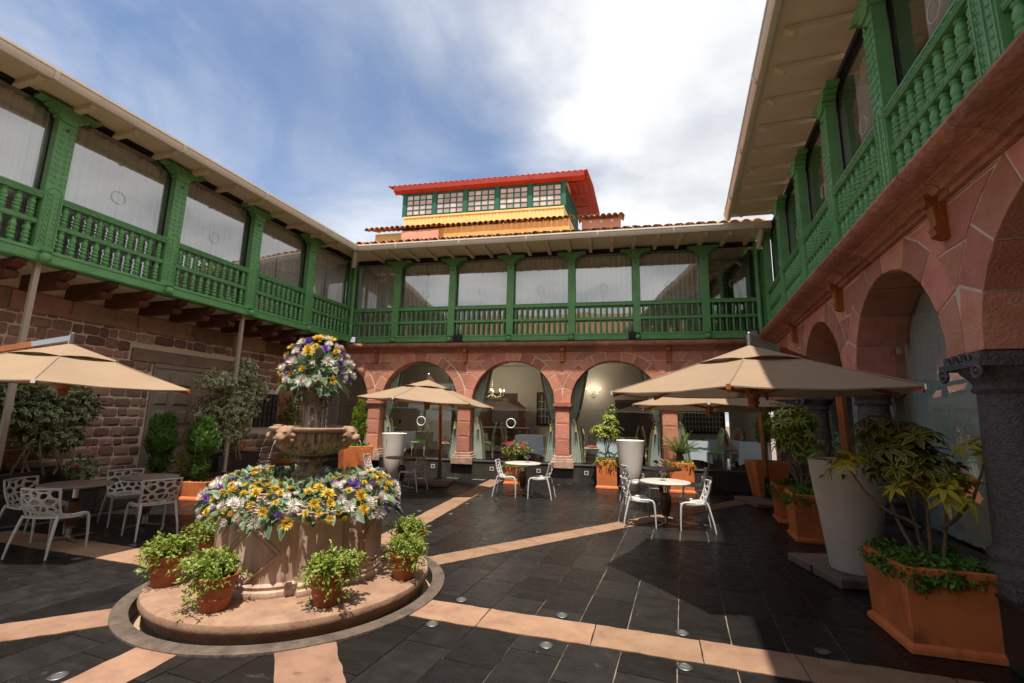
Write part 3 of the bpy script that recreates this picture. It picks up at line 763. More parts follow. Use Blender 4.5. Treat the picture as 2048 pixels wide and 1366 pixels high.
# left wing: local x = along towards the back
lp = [FL.lx(y) for y in (1.42, 3.39, 5.344, 7.305, 9.262, 11.168)]
gallery(LEFT, FL, lp, FL.lx(-2.5), FL.lx(12.98), True, .170, 'left wing', {i: (0, 1) for i in range(7)}, big=True)
eaves(LEFT, FL.lx(-2.5), FL.lx(12.15), .74, 6.86, 6.74, tiles=(FL.lx(6.0), FL.lx(12.1)), step=.70, lift=-.03, back=.13)
rp = [FR.lx(y) for y in (12.70, 10.836, 9.01, 7.185, 5.37, 3.55, 1.74, -.08, -1.9)]
gallery(RIGHT, FR, rp, .25, FR.lx(-2.2), True, .176, 'right wing', {i: (.25, 1) for i in range(1, 8)}, big=True)
eaves(RIGHT, FR.lx(12.0), FR.lx(-2.2), .98, 7.06, 7.0, tiles=(FR.lx(12.0), FR.lx(11.2)), step=.74)
# corner posts and downpipes
MB().box(-.09, .09, -.09, .09, 4.08, 6.9).build('corner_post', 'green', BACK, (-8.25, -.24, 0), bevel=.006)
MB().box(-.09, .09, -.09, .09, 4.08, 6.9).build('corner_post', 'green', BACK, (4.34, -.06, 0), bevel=.006)
pipe(BACK, [(-7.62, -1.0, 6.80), (-7.66, -.97, 6.66), (-7.85, -.70, 6.45)], .07, 'cream_gutter')
pipe(BACK, [(-8.02, -.30, 6.55), (-8.02, -.30, 4.20), (-8.06, -.30, 4.08), (-8.35, -.28, 4.02)], .06, 'green')
pipe(BACK, [(4.05, -1.05, 6.85), (4.06, -1.0, 6.70), (4.10, -.6, 6.45)], .07, 'cream_gutter')
pipe(BACK, [(4.16, -.16, 6.75), (4.16, -.16, 4.06)], .065, 'green')

# ------------------------------------------------------------------ arcades
def arcade(W, piers, xa, xb, r, zs, depth, ztop, t_ring, nv, back):
    pitch = abs(piers[1] - piers[0]); ro = r + t_ring; hp = pitch / 2; rs = random.Random(int(r * 100))
    cent = [(piers[i] + piers[i + 1]) / 2 for i in range(len(piers) - 1)]
    # mortar core with the arch openings cut out
    mb = MB(); ns = 28
    for c in cent:
        vs = []; fs = []
        for k in range(ns + 1):
            a = math.pi * k / ns; x = c - (r + .02) * math.cos(a); z = zs + (r + .02) * math.sin(a)
            if k == 0: x = c - hp
            if k == ns: x = c + hp
            vs += [(x, .005, z), (x, .005, ztop), (x, depth - .014, z), (x, depth - .014, ztop)]
        for k in range(ns):
            b = 4 * k; fs += [(b, b + 4, b + 5, b + 1), (b + 2, b + 3, b + 7, b + 6), (b, b + 2, b + 6, b + 4)]
        mb.add(vs, fs)
    o = mb.build('arch_wall', 'mortar_light', W)
    for c in cent:
        if c + r < xa or c - r > xb: continue
        cuts = [math.pi * k / nv + (rs.uniform(-.03, .03) if 0 < k < nv else 0) for k in range(nv + 1)]
        for k in range(nv):
            a0, a1 = cuts[k] + .0095, cuts[k + 1] - .0095; q = []
            tt = ro + rs.uniform(-.02, .03)
            for a in (a0, (a0 + a1) / 2, a1): q.append((c - r * math.cos(a), zs + r * math.sin(a)))
            for a in (a1, (a0 + a1) / 2, a0):
                x = c - tt * math.cos(a); z = zs + tt * math.sin(a)
                q.append((min(max(x, c - hp + .004), c + hp - .004), min(z, ztop - .004)))
            MB().prism(q, rs.uniform(-.006, .001), depth, 'y').build('voussoir', 'pink_stone', W, bevel=.004)
    for p in piers:
        if p < xa - .3 or p > xb + .3: continue
        z0 = zs + math.sqrt(max(0, (ro + .03) ** 2 - hp ** 2)) + .02
        zc = [z0, z0 + .36, z0 + .36 + .40, ztop - .005]
        half = lambda z: hp - math.sqrt(max(0, (ro + .012) ** 2 - (z - zs) ** 2)) if z < zs + ro + .012 else hp
        for j in range(3):
            za, zb = zc[j] + .010, zc[j + 1] - .010
            cols = (1, 2, 4)[j]
            us = [-1] + sorted(-1 + 2 * (m + rs.uniform(-.2, .2)) / cols for m in range(1, cols)) + [1]
            tl = [rs.uniform(-.05, .05) if 0 < m < cols else 0 for m in range(cols + 1)]
            for m in range(cols):
                q = []
                for z, s in ((za, -1), ((za * 2 + zb) / 3, 0), ((za + 2 * zb) / 3, 0), (zb, 1)): q.append((p + half(z) * us[m] + s * tl[m] + .011, z))
                for z, s in ((zb, 1), ((za + 2 * zb) / 3, 0), ((za * 2 + zb) / 3, 0), (za, -1)): q.append((p + half(z) * us[m + 1] + s * tl[m + 1] - .011, z))
                if q[0][0] >= q[-1][0] - .02: q[0] = (q[1][0], q[0][1]); q[-1] = (q[-2][0], q[-1][1])
                MB().prism(q, rs.uniform(-.006, .001), .05, 'y').build('ashlar_stone', 'pink_stone', W, bevel=.003)
    # cornice, stone by stone
    k = .60 if back else 1.0
    prof = [(.05, 0), (-.05, 0), (-.055, .045), (-.105, .05), (-.115, .075), (-.15, .10), (-.205, .112), (-.21, .132), (-.265, .137), (-.335, .150), (-.375, .180), (-.392, .215), (-.385, .250), (-.355, .280), (-.30, .297), (.05, .302)]; prof = [(y * k, z * .98 + ztop) if y < 0 else (y, z * .98 + ztop) for y, z in prof]
    x = xa
    while x < xb - .02:
        L = min(rs.uniform(.6, 1.1), xb - x)
        j = rs.uniform(-.006, .006)
        MB().prism([(y + j, z + j * .5) for y, z in prof], x + .004, x + L - .004, 'x').build('cornice_stone', 'cornice_stone', W, smooth=35); x += L
    # carved wooden brackets under the cornice
    for p in piers:
        if xa < p < xb:
            mb = MB(); mb.prism([(.0, 3.82), (-.16, 3.82), (-.155, 3.74), (-.11, 3.72), (-.10, 3.54), (-.125, 3.52), (-.105, 3.48), (-.11, 3.45), (-.07, 3.43), (-.03, 3.41), (.0, 3.43)], p - .05, p + .05, 'x')
            mb.box(p - .065, p + .065, -.165, 0, 3.80, 3.835)
            mb.build('wood_bracket', 'orange_wood', W, bevel=.004)
BP = [-7.17 - 2.97, -7.17, -4.20, -1.23, 1.74, 4.71]
RPX = [.34 + 2.86 * k for k in range(-1, 6)]
arcade(BACK, BP, -9.15, 4.30, 1.255, 2.22, .42, 3.735, .275, 11, True)
arcade(RIGHT, RPX, .06, 15.0, 1.17, 2.37, .55, 3.76, .34, 8, False)
def wall_box(W, name, m, *a): return MB().box(*a).build(name, m, W)
# square pink columns of the back arcade
for p in BP[1:5]:
    c = MB().box(-.33, .33, -.10, .46, .40, .60).box(-.30, .30, -.07, .44, .60, .66).box(-.26, .26, -.04, .42, .66, .74).build('column_base', 'plinth_stone', BACK, (p, 0, 0), bevel=.012)
    z = .742
    for h in (.46, .44, .385):
        mb = MB(); mb.box(-.20, .20, .0, .40, z, z + h - .005); mb.box(-.15, .15, -.006, .01, z + .03, z + h - .03)
        mb.build('column_block', 'pink_stone', BACK, (p, 0, 0), bevel=.008); z += h
    MB().box(-.22, .22, -.02, .42, 2.028, 2.06).box(-.205, .205, -.005, .40, 2.06, 2.10).box(-.24, .24, -.04, .44, 2.10, 2.13).box(-.265, .265, -.065, .45, 2.13, 2.215).build('column_capital', 'pink_stone', BACK, (p, 0, 0), bevel=.008)
# round dark columns of the right arcade with scrolled capitals
for p in RPX[1:6]:
    MB().box(-.30, .30, -.06, .52, .49, .60).build('column_plinth', 'dark_column', RIGHT, (p, 0, 0), bevel=.01)
    MB().lathe([(.29, .60), (.30, .64), (.285, .69), (.25, .71), (.245, .73), (.265, .76), (.255, .80), (.225, .82), (.215, .85)], 24, (p, .23, 0)).build('column_base', 'dark_column', RIGHT, smooth=50)
    MB().lathe([(.21, .85), (.205, 1.2), (.19, 1.7), (.18, 2.06)], 28, (p, .23, 0)).build('column_shaft', 'dark_column', RIGHT, smooth=60)
    mb = MB(); mb.lathe([(.20, 2.05), (.215, 2.075), (.20, 2.10), (.195, 2.12), (.215, 2.16), (.265, 2.21), (.28, 2.25)], 24, (p, .23, 0))
    mb.box(p - .30, p + .30, -.07, .53, 2.25, 2.30); mb.box(p - .27, p + .27, -.04, .50, 2.30, 2.37)
    for sx in (-1, 1):
        for yy in (-.06, .50):
            M = Matrix.Translation((p + sx * .25, yy, 2.21)) @ Matrix.Rotation(rad(90), 4, 'X')
            mb.torus(.05, .018, M, 14, 5); mb.ball((p + sx * .25, yy, 2.21), .024, 8, 5)
    for sx in (-1, 0, 1): mb.torus(.035, .012, Matrix.Translation((p + sx * .12, -.055, 2.325)) @ Matrix.Rotation(rad(90), 4, 'X'), 12, 4)
    mb.build('column_capital', 'dark_column', RIGHT, smooth=40)
# panes behind the arches
for i in range(len(BP) - 1):
    c = (BP[i] + BP[i + 1]) / 2; a = max(c - 1.48, -9.15); b = min(c + 1.48, 4.25)
    p = MB().add([(a, 0, .515), (b, 0, .515), (b, 0, 3.72), (a, 0, 3.72)], [(0, 1, 2, 3)]).build('window', 'arch_glass', BACK, (0, .27, 0))
    MB().box(a, b, -.012, .012, 2.02, 2.035).build('transom', 'lens_glass', p)
    if 0 < i < 4: MB().torus(.135, .018, Matrix.Translation((c + .12 - .1 * i, -.008, 1.62)) @ Matrix.Rotation(rad(90), 4, 'X'), 28, 4).build('etched_ring', 'etch_white', p)
    for s in (-1, 1):
        if a < c + s * 1.30 < b: MB().box(-.03, .03, -.03, .0, -.03, .03).build('glass_clip', 'steel', p, (c + s * 1.02, 0, 2.98))
for i in range(len(RPX) - 1):
    c = (RPX[i] + RPX[i + 1]) / 2; a = max(c - 1.43, .1); b = c + 1.43
    p = MB().add([(a, 0, .515), (b, 0, .515), (b, 0, 3.75), (a, 0, 3.75)], [(0, 1, 2, 3)]).build('window', 'arch_glass_right', RIGHT, (0, .44, 0))
    for s in (-1, 1): MB().box(-.04, .04, -.03, .0, -.04, .04).build('glass_clip', 'steel', p, (c + s * 1.04, 0, 2.75))
# end pier of the right arcade against the back corner, rooms behind the glass
wall_box(RIGHT, 'corner_pier', 'pink_stone', -.10, .14, .0, .5, .51, 3.75)
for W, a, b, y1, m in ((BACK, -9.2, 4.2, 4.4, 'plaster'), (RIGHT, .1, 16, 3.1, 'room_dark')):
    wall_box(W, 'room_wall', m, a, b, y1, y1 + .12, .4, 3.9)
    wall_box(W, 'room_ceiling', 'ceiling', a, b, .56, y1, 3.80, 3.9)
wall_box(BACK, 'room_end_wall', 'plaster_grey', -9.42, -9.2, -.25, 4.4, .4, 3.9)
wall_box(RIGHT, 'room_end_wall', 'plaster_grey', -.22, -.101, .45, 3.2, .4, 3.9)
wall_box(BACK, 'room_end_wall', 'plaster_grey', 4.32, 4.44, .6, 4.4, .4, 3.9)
# dining room wall: doorway, barred windows, notices
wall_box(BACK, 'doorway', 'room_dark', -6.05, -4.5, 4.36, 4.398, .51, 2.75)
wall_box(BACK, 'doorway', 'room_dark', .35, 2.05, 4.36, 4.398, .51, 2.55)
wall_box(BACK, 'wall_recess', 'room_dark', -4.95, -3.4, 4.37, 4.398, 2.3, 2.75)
def barred(x0, x1, z0, z1):
    f = wall_box(BACK, 'barred_window', 'iron', x0 - .08, x1 + .08, 4.34, 4.395, z0 - .08, z1 + .08)
    MB().box(x0, x1, 4.325, 4.335, z0, z1).build('pane', 'room_dark', f)
    n = int((x1 - x0) / .11)
    mb = MB()
    for k in range(1, n): mb.box(x0 + (x1 - x0) * k / n - .012, x0 + (x1 - x0) * k / n + .012, 4.29, 4.31, z0, z1)
    for k in range(1, 4): mb.box(x0, x1, 4.285, 4.292, z0 + (z1 - z0) * k / 4 - .012, z0 + (z1 - z0) * k / 4 + .012)
    mb.build('grille', 'sign_white', f)
barred(-2.55, -2.02, 1.60, 2.72); barred(2.72, 4.1, 1.45, 2.15)
for x, z, s in ((-8.55, 2.1, .12), (-8.3, 1.55, .13), (-8.28, 1.15, .13)):
    p = MB().box(-s, s, -.01, .0, -s, s).build('safety_sign', 'sign_white', BACK, (x, 4.39, z)); MB().box(-s * .5, s * .5, -.02, -.011, -s * .6, s * .6).build('symbol', 'sign_red', p)
MB().box(1.95, 2.25, 4.36, 4.395, 1.2, 2.3).build('wall_panel', 'sign_red', BACK)

# ------------------------------------------------------------------ left wing: rubble wall, door, beams under the gallery
XL0, XL1, YW = FL.lx(4.3), FL.lx(13.3), 1.15
lx = FL.lx
dw = lambda wy: (wy - D) / FL.x.y            # local x of a wall point at world y is nearly the same
offs = lambda wy: (wy - (D - 0) - FL.y.y * YW) / FL.x.y
XL0, XL1 = offs(4.6), offs(13.2)
WALL = wall_box(LEFT, 'stone_wall', 'rubble_mortar', XL0, XL1, YW, YW + .3, .30, 4.05)
def stone_unit(seed):
    r = random.Random(seed); n = 4; vs = []; fs = []; cd = [(r.uniform(-.10, .04), r.uniform(-.12, .05)) for _ in range(4)]
    for j in range(n + 1):
        for i in range(n + 1):
            u = i / n * 2 - 1; v = j / n * 2 - 1
            c_ = cd[(1 if u > 0 else 0) + (2 if v > 0 else 0)]; q_ = abs(u * v) ** .7; u += (1 if u > 0 else -1) * c_[0] * q_; v += (1 if v > 0 else -1) * c_[1] * q_
            k = 1 - .05 * (abs(u) ** 4 * abs(v) ** 4) * (1 + r.random())
            e = max(abs(u), abs(v)); y = -(1 - .5 * e ** 8) * (.8 + .4 * r.random() if e < .9 else .75)
            vs.append((u * .5 * k * (1 + .05 * (r.random() - .5)), y, v * .5 * k * (1 + .05 * (r.random() - .5))))
    m = n + 1
    for j in range(n):
        for i in range(n): fs.append((j * m + i, j * m + i + 1, (j + 1) * m + i + 1, (j + 1) * m + i))
    rim = [i for i in range(m)] + [j * m + n for j in range(1, m)] + [n * m + i for i in range(n - 1, -1, -1)] + [j * m for j in range(n - 1, 0, -1)]
    o = len(vs); vs += [(vs[i][0] * 1.02, .1, vs[i][2] * 1.02) for i in rim]
    for k in range(len(rim)): fs.append((rim[k], rim[(k + 1) % len(rim)], o + (k + 1) % len(rim), o + k))
    return MB().add(vs, fs).mesh('stone', 'rubble_stone', smooth=45)
STONES = [stone_unit(100 + i) for i in range(8)]
rs = random.Random(5)
DOOR0, DOOR1, WIN0, WIN1 = offs(8.22), offs(9.62), offs(11.0), offs(11.72)
SMESH = [(list(map(lambda v: Vector(v.co), m.vertices)), [tuple(p.vertices) for p in m.polygons]) for m in STONES]
z = .44; pieces = []
while z < 3.42:
    h = rs.uniform(.165, .215); x = XL0 + rs.random() * .2
    while x < XL1 - .08:
        w_ = rs.choice((.17, .22, .26, .30, .34, .40)) * rs.uniform(.9, 1.1)
        xe = min(x + w_, XL1)
        if z < 2.86 and x < DOOR1 + .18 and xe > DOOR0 - .03:
            if DOOR0 - x > .12: xe = DOOR0 - .03
            else: x = DOOR1 + .18; continue
        if 2.70 < z + h / 2 < 3.10 and x < offs(10.3) and xe > offs(7.72):
            if offs(7.72) - x > .12: xe = offs(7.72) - .02
            else: x = offs(10.3) + .02; continue
        if 1.30 < z + h / 2 < 2.36 and x < WIN1 + .05 and xe > WIN0 - .05:
            if WIN0 - .06 - x > .12: xe = WIN0 - .06
            else: x = WIN1 + .07; continue
        g_ = rs.uniform(.012, .026)
        pieces.append((rs.randrange(8), ((x + xe) / 2, YW, z + h / 2 + rs.uniform(-.012, .012)), rs.uniform(-.05, .05), (xe - x - g_, rs.uniform(.02, .045), (h - g_ * rs.uniform(.8, 1.3)) * rs.uniform(.86, 1.06))))
        x = xe
    z += h
hid = lambda p: (p[1][0] < offs(5.9)) * 50 + (p[1][2] < 1.2 and p[1][0] > offs(8.2)) * 20
pieces.sort(key=lambda p: hid(p) + (FL.p(p[1][0], YW, p[1][2]) - Vector((0, 0, 1.75))).length)
joined = MB()
for k, (i, c, a, s_) in enumerate(pieces):
    if k < 299: inst(STONES[i], 'stone', WALL, c, (0, a, 0), s_)
    else:
        M = Matrix.Translation(c) @ Matrix.Rotation(a, 4, 'Y') @ Matrix.Diagonal((*s_, 1)); joined.add([M @ v for v in SMESH[i][0]], SMESH[i][1])
struct(joined.build('far_stones', 'rubble_far', WALL, smooth=45), 'stuff')
x = XL0
while x < XL1 - .1:
    L = min(rs.uniform(.6, 1.2), XL1 - x)
    MB().box(x + .006, x + L - .006, YW - .05, YW, 3.44 + rs.uniform(-.01, .01), 3.79).build('top_stone', 'rubble_stone', WALL, bevel=.012); x += L
MB().box(offs(7.74), offs(10.28), YW - .055, YW, 2.80, 3.07).build('lintel', 'lintel', LEFT, bevel=.01)
dr = MB().box(DOOR0, DOOR1, YW - .02, YW + .02, .44, 2.79).build('door', 'door_paint', LEFT)
MB().box(DOOR0 - .0, DOOR0 + .05, YW - .05, YW - .022, .44, 2.79).box(DOOR1, DOOR1 + .14, YW - .06, YW - .0, .44, 2.80).box(DOOR0 + .051, DOOR1 - .001, YW - .05, YW - .022, 2.70, 2.79).build('door_frame', 'door_paint', dr)
for i in range(3):
    wv = [(.10, .40), (.48, .90), (.98, 1.32)][i]
    for j in range(5):
        z0 = .58 + j * .43
        a, b = DOOR0 + wv[0], DOOR0 + wv[1]; c = .055
        vs = [(a, YW - .021, z0), (b, YW - .021, z0), (b, YW - .021, z0 + .33), (a, YW - .021, z0 + .33), (a + c, YW - .062, z0 + c), (b - c, YW - .062, z0 + c), (b - c, YW - .062, z0 + .33 - c), (a + c, YW - .062, z0 + .33 - c)]
        MB().add(vs, [(4, 5, 6, 7), (0, 1, 5, 4), (1, 2, 6, 5), (2, 3, 7, 6), (3, 0, 4, 7)]).build('door_panel', 'door_paint', dr)
MB().ball((DOOR0 + .94, YW - .06, 1.5), .03, 10, 6).build('door_knob', 'steel_dark', dr)
# barred window and its stone jambs
wn = MB().box(WIN0, WIN1, YW - .01, YW + .0, 1.38, 2.30).build('barred_window', 'room_dark', LEFT)
mb = MB()
for k in range(6): mb.box(WIN0 + (WIN1 - WIN0) * k / 5 - .012, WIN0 + (WIN1 - WIN0) * k / 5 + .012, YW - .05, YW - .03, 1.38, 2.30)
for k in range(6): mb.box(WIN0, WIN1, YW - .056, YW - .051, 1.40 + .175 * k - .012, 1.40 + .175 * k + .012)
mb.build('grille', 'iron', wn)
for k in range(6): MB().box(offs(11.78), offs(12.25), YW - .07, YW - .0, 1.0 + k * .33, 1.325 + k * .33).build('quoin_stone', 'pink_stone', LEFT, bevel=.01)
# glazed screen behind the shrub, beside the door
MB().box(offs(9.95), offs(10.9), YW - .09, YW - .075, .5, 2.2).build('glass_screen', 'arch_glass', LEFT)
cor = [(1.15, 3.77), (.30, 3.77), (.25, 3.80), (.21, 3.76), (.14, 3.77), (.10, 3.83), (.14, 3.89), (.20, 3.90), (.10, 3.92), (.02, 3.95), (-.05, 4.0), (-.06, 4.05), (1.15, 4.05)]
mb = MB(); mb.prism(cor, -.075, .075, 'x')
for s in (-1, 1):
    mb.torus(.04, .014, Matrix.Translation((s * .075, .15, 3.83)) @ Matrix.Rotation(rad(90), 4, 'Y'), 12, 5); mb.torus(.03, .012, Matrix.Translation((s * .075, .0, 4.0)) @ Matrix.Rotation(rad(90), 4, 'Y'), 12, 5)
CORB = mb.mesh('corbel_beam', 'brown_wood', smooth=30)
x = lx(12.9)
while x > lx(2.0): inst(CORB, 'corbel_beam', LEFT, (x, 0, 0)); x -= .652
wall_box(LEFT, 'under_panel', 'plaster', lx(1.5), lx(13.0), .135, 1.14, 4.052, 4.066)
for wy in (5.355, 9.197): MB().box(-.035, .035, -.035, .035, .42, 4.06).box(-.06, .06, -.06, .06, .42, .43).build('steel_post', 'pole_paint', LEFT, (lx(wy), .02, 0))
# step lights and floodlights
for x, z in ((-5.1, .30), (-3.28, .30), (-1.9, .30), (-.55, .30), (.95, .30), (2.1, .30)):
    f = MB().box(-.06, .06, -.012, 0, -.055, .055).build('step_light', 'fixture', BACK, (x, -.001, z)); MB().box(-.035, .035, -.016, -.013, -.02, .03).build('lens', 'black_plastic', f)
f = MB().box(-.13, .13, -.014, 0, -.06, .06).build('socket_box', 'fixture', BACK, (2.62, -.001, .30)); MB().box(-.05, .05, -.02, -.0145, -.035, .035).build('socket_cover', 'black_plastic', f)
def flood(x, rz, lab, scr):
    t = thing('floodlight', lab, 'floodlight', FB.p(x, -.10, 4.035), FB.rz + rz, 'floodlights on the cornice')
    MB().box(-.15, .15, -.10, -.03, .02, .24).build('lamp_body', 'black_plastic', t, bevel=.015); MB().box(-.12, .12, -.108, -.101, .045, .215).build('screen', scr, t)
    MB().bar((-.12, -.05, .01), (.12, -.05, .01), .03, .012).bar((0, -.02, 0), (0, -.06, .05), .03, .02).build('stand', 'steel_dark', t)
flood(-8.05, .3, 'floodlight with pale screen on the cornice in the left corner of the court', 'lamp_screen')
flood(-4.45, .0, 'black floodlight on the cornice above the second column', 'black_plastic')
flood(.82, .0, 'black floodlight on the cornice right of the middle, below the gallery', 'black_plastic')
flood(3.95, -.3, 'floodlight on the cornice in the right corner of the court', 'steel_dark')

# ------------------------------------------------------------------ tower room on the roof behind
TW = thing('tower_room', 'yellow roof tower with green glazed upper storey and red sheet roof', 'building', (-10.33, 21.0, 0))
TX = 8.44
MB().prism([(0, 0), (TX, 0), (TX + .45, 3.8), (.45, 3.8)], 7.0, 12.13).build('wall', 'yellow', TW)
for k in range(1, 5): MB().box(TX * k / 5 - .04, TX * k / 5 + .04, -.03, -.002, 11.3, 12.1).build('batten', 'yellow', TW)
nb = 42
for k in range(nb):
    if k % 1 == 0: MB().box(TX * (k + .5) / nb - .085, TX * (k + .5) / nb + .085, -.018, -.002, 11.36, 12.03).build('wall_board', 'yellow', TW)
MB().box(-.02, TX + .02, -.05, -.002, 12.04, 12.13).build('sill', 'yellow', TW)
MB().prism([(.02, .02), (TX - .02, .02), (TX + .42, 3.7), (.42, 3.7)], 12.135, 13.45).build('upper_wall', 'tower_green', TW)
for k in range(6): MB().box(TX * k / 5 - .10, TX * k / 5 + .10, -.05, .019, 12.135, 13.45).box(TX * k / 5 - .2, TX * k / 5 + .2, -.06, .019, 13.36, 13.46).build('post', 'tower_green', TW)
for k in range(5):
    a, b = TX * k / 5 + .13, TX * (k + 1) / 5 - .13
    f = MB()
    for i in range(5): f.box(a + (b - a) * i / 4 - .019, a + (b - a) * i / 4 + .019, -.03, .018, 12.20, 13.33)
    for j in range(5): f.box(a, b, -.026, .018, 12.21 + 1.1 * j / 4 - .019, 12.21 + 1.1 * j / 4 + .019)
    f = f.build('window', 'tower_green', TW)
    for i in range(4):
        for j in range(4):
            x0 = a + (b - a) * i / 4 + .035; x1 = a + (b - a) * (i + 1) / 4 - .035; z0 = 12.21 + 1.1 * j / 4 + .03; z1 = 12.21 + 1.1 * (j + 1) / 4 - .03
            MB().box(x0, x1, -.006, .017, z0, z1).build('pane', 'tower_pane', f)
# glazed right flank
for k in range(3):
    o = MB()
    for i in range(5): o.box(-.002, .04, .1 + k * 1.2 + i * .28 - .03, .1 + k * 1.2 + i * .28 + .03, 12.15, 13.4)
    for j in range(5): o.box(-.002, .03, .1 + k * 1.2, 1.2 + k * 1.2, 12.2 + .29 * j - .03, 12.2 + .29 * j + .03)
    o.build('side_window', 'tower_green', TW, (TX + .02, 0, 0), rz=-math.atan2(.45, 3.8))
# roof: red corrugated sheet, boarded gable
vs = []; fs = []; n = 120
for i in range(n + 1):
    x = -.85 + (TX + 2.0) * i / n; wv = .028 * math.sin(i * 1.9)
    for y, z in ((-.32, 13.80), (2.0, 14.15), (4.6, 13.72)): vs += [(x + max(0, y) * .12, y, z + wv), (x + max(0, y) * .12, y, z + wv - .03)]
for i in range(n):
    for j in range(2):
        a = i * 6 + j * 2; fs += [(a, a + 6, a + 8, a + 2), (a + 1, a + 3, a + 9, a + 7)]
    fs += [(i * 6, i * 6 + 1, i * 6 + 7, i * 6 + 6)]
MB().add(vs, fs).build('roof', 'red_roof', TW, smooth=180)
MB().prism([(-.30, 13.52), (-.33, 13.76), (0, 13.84), (0, 13.42)], -.55, TX + 1.0, 'x').build('eave_board', 'red_roof', TW)
MB().prism([(-.05, 13.45), (2.0, 14.08), (4.2, 13.5), (3.9, 13.42)], TX + .05, TX + .16, 'x').build('gable_board', 'peach', TW)
for y in (.6, 2.0, 3.4): MB().box(TX, TX + 1.1, y - .05, y + .05, 13.62, 13.72).build('purlin', 'red_roof', TW)
# tiled skirt with a yellow cornice at the foot of the tower
MB().box(-.1, TX + .35, -.5, 0, 10.2, 11.0).box(1.3, TX + .35, -.90, -.5, 10.4, 10.99).build('lower_cornice', 'tower_cornice', TW)
tile_cover(1.2, TX + .5, -.95, -.02, 11.06, .34).build('skirt_roof', 'tile', TW, smooth=60)
x = 1.2
while x < TX + .5:
    inst(TILE, 'roof_tile', TW, (x, -1.02, 11.02 + R_.uniform(-.01, .01)), (.32, 0, R_.uniform(-.04, .04)), (1.05, 1.1, 1.1)); x += .275
LH = thing('roof_outbuilding', 'low yellow roof hut with tiled edge left of the tower foot', 'building', (-11.6, 20.2, 0))
MB().box(.1, 3.4, .1, 1.2, 9.5, 10.95).build('wall', 'yellow', LH); MB().box(1.75, 3.7, -.35, .09, 10.2, 10.82).build('parapet', 'peach', LH)
tile_cover(-.1, 3.9, -.35, .9, 11.0, .3).build('roof', 'tile', LH, smooth=60)
x = -.1
while x < 3.9: inst(TILE, 'roof_tile', LH, (x, -.42, 10.96 + R_.uniform(-.015, .015)), (.3, 0, R_.uniform(-.05, .05)), (1.05, 1.1, 1.1)); x += .275
CH = thing('roof_outbuilding', 'small orange chimney hut with tiled top right of the tower', 'building', (-1.1, 21.0, 0))
MB().box(.08, 1.92, 0, 1.2, 9.6, 11.32).build('wall', 'peach', CH)
for x in (.5, 1.0, 1.5): MB().lathe([(.07, 0), (.07, .03)], 10, M=Matrix.Translation((x, 0, 11.2)) @ Matrix.Rotation(rad(90), 4, 'X')).build('vent', 'sign_white', CH)
tile_cover(-.1, 2.1, -.22, 1.2, 11.36, .22).build('roof', 'tile', CH, smooth=60)
x = 0
while x < 2.1: inst(TILE, 'roof_tile', CH, (x, -.3, 11.33), (.22, 0, R_.uniform(-.05, .05)), (1.05, 1.1, 1.1)); x += .275

# ------------------------------------------------------------------ fountain
FT = thing('fountain', 'tall stone fountain with lobed basin, ribbed bowl and animal-head spouts', 'fountain', C0)
def add_disc():
    mb = MB(); mb.lathe([(.02, -.17), (1.285, -.17), (1.285, -.02), (1.30, .03), (1.325, .055), (1.338, .095), (1.325, .13), (1.295, .145), (.02, .150)], 96)
    return mb
base = add_disc().build('base_step', 'fountain_top', FT, smooth=40)
mb = MB(); mb.lathe([(1.288, -.172), (1.290, -.02)], 96, cap=False); mb.build('base_wall', 'trough_wall', base, smooth=60)
for k in range(10):
    a = rad(36 * k + 8); MB().bar((1.29 * math.cos(a), 1.29 * math.sin(a), -.09), (1.297 * math.cos(a), 1.297 * math.sin(a), -.09), .006, .14).build('joint', 'black_plastic', base)
for k in range(7):
    a = rad(51 * k - 100); MB().bar((.86 * math.cos(a), .86 * math.sin(a), .150), (1.29 * math.cos(a), 1.29 * math.sin(a), .1455), .007, .004).build('joint', 'trough_wall', base)
LC, LR = .375, .445          # lobe circle: centre distance and radius
def plan(grow=0.0, n=9):
    pts = []
    for q in range(4):
        ax = rad(-88 + 90 * q); u = Vector((math.cos(ax), math.sin(ax))); v = Vector((-u.y, u.x))
        half = math.asin(.355 / LR)
        for k in range(n):
            t = -half + 2 * half * k / (n - 1)
            p = u * (LC + (LR + grow) * math.cos(t)) + v * ((LR + grow) * math.sin(t)); pts.append((p.x, p.y))
        bx = ax + rad(45); u = Vector((math.cos(bx), math.sin(bx))); v = Vector((-u.y, u.x))
        for s in (-1, 1):
            p = u * (.795 + grow) + v * (s * (.175 + grow * .4)); pts.append((p.x, p.y))
    return pts
def stack(levels, mname, m, parent, **k):
    vs = []; fs = []; n = None
    for g_, z in levels:
        p = plan(g_); n = len(p); vs += [(x, y, z) for x, y in p]
    for i in range(len(levels) - 1):
        for j in range(n): fs.append((i * n + j, i * n + (j + 1) % n, (i + 1) * n + (j + 1) % n, (i + 1) * n + j))
    fs += [tuple(range(n))[::-1], tuple((len(levels) - 1) * n + j for j in range(n))]
    return MB().add(vs, fs).build(mname, m, parent, **k)
stack([(.045, .148), (.05, .17), (.045, .195), (.02, .205), (.022, .225), (.03, .235), (.02, .25), (0, .258), (0, .75), (.012, .765), (.03, .775), (.04, .80), (.035, .825), (-.06, .828)], 'basin', 'fountain_body', FT, smooth=35)
def on_lobe(q, u, z, d=0):   # lateral arc u and height z on the face of lobe q
    ax = rad(-88 + 90 * q); t = u / LR; a = Vector((math.cos(ax), math.sin(ax))); v = Vector((-a.y, a.x))
    p = a * (LC + (LR + d) * math.cos(t)) + v * ((LR + d) * math.sin(t)); return (p.x, p.y, z)
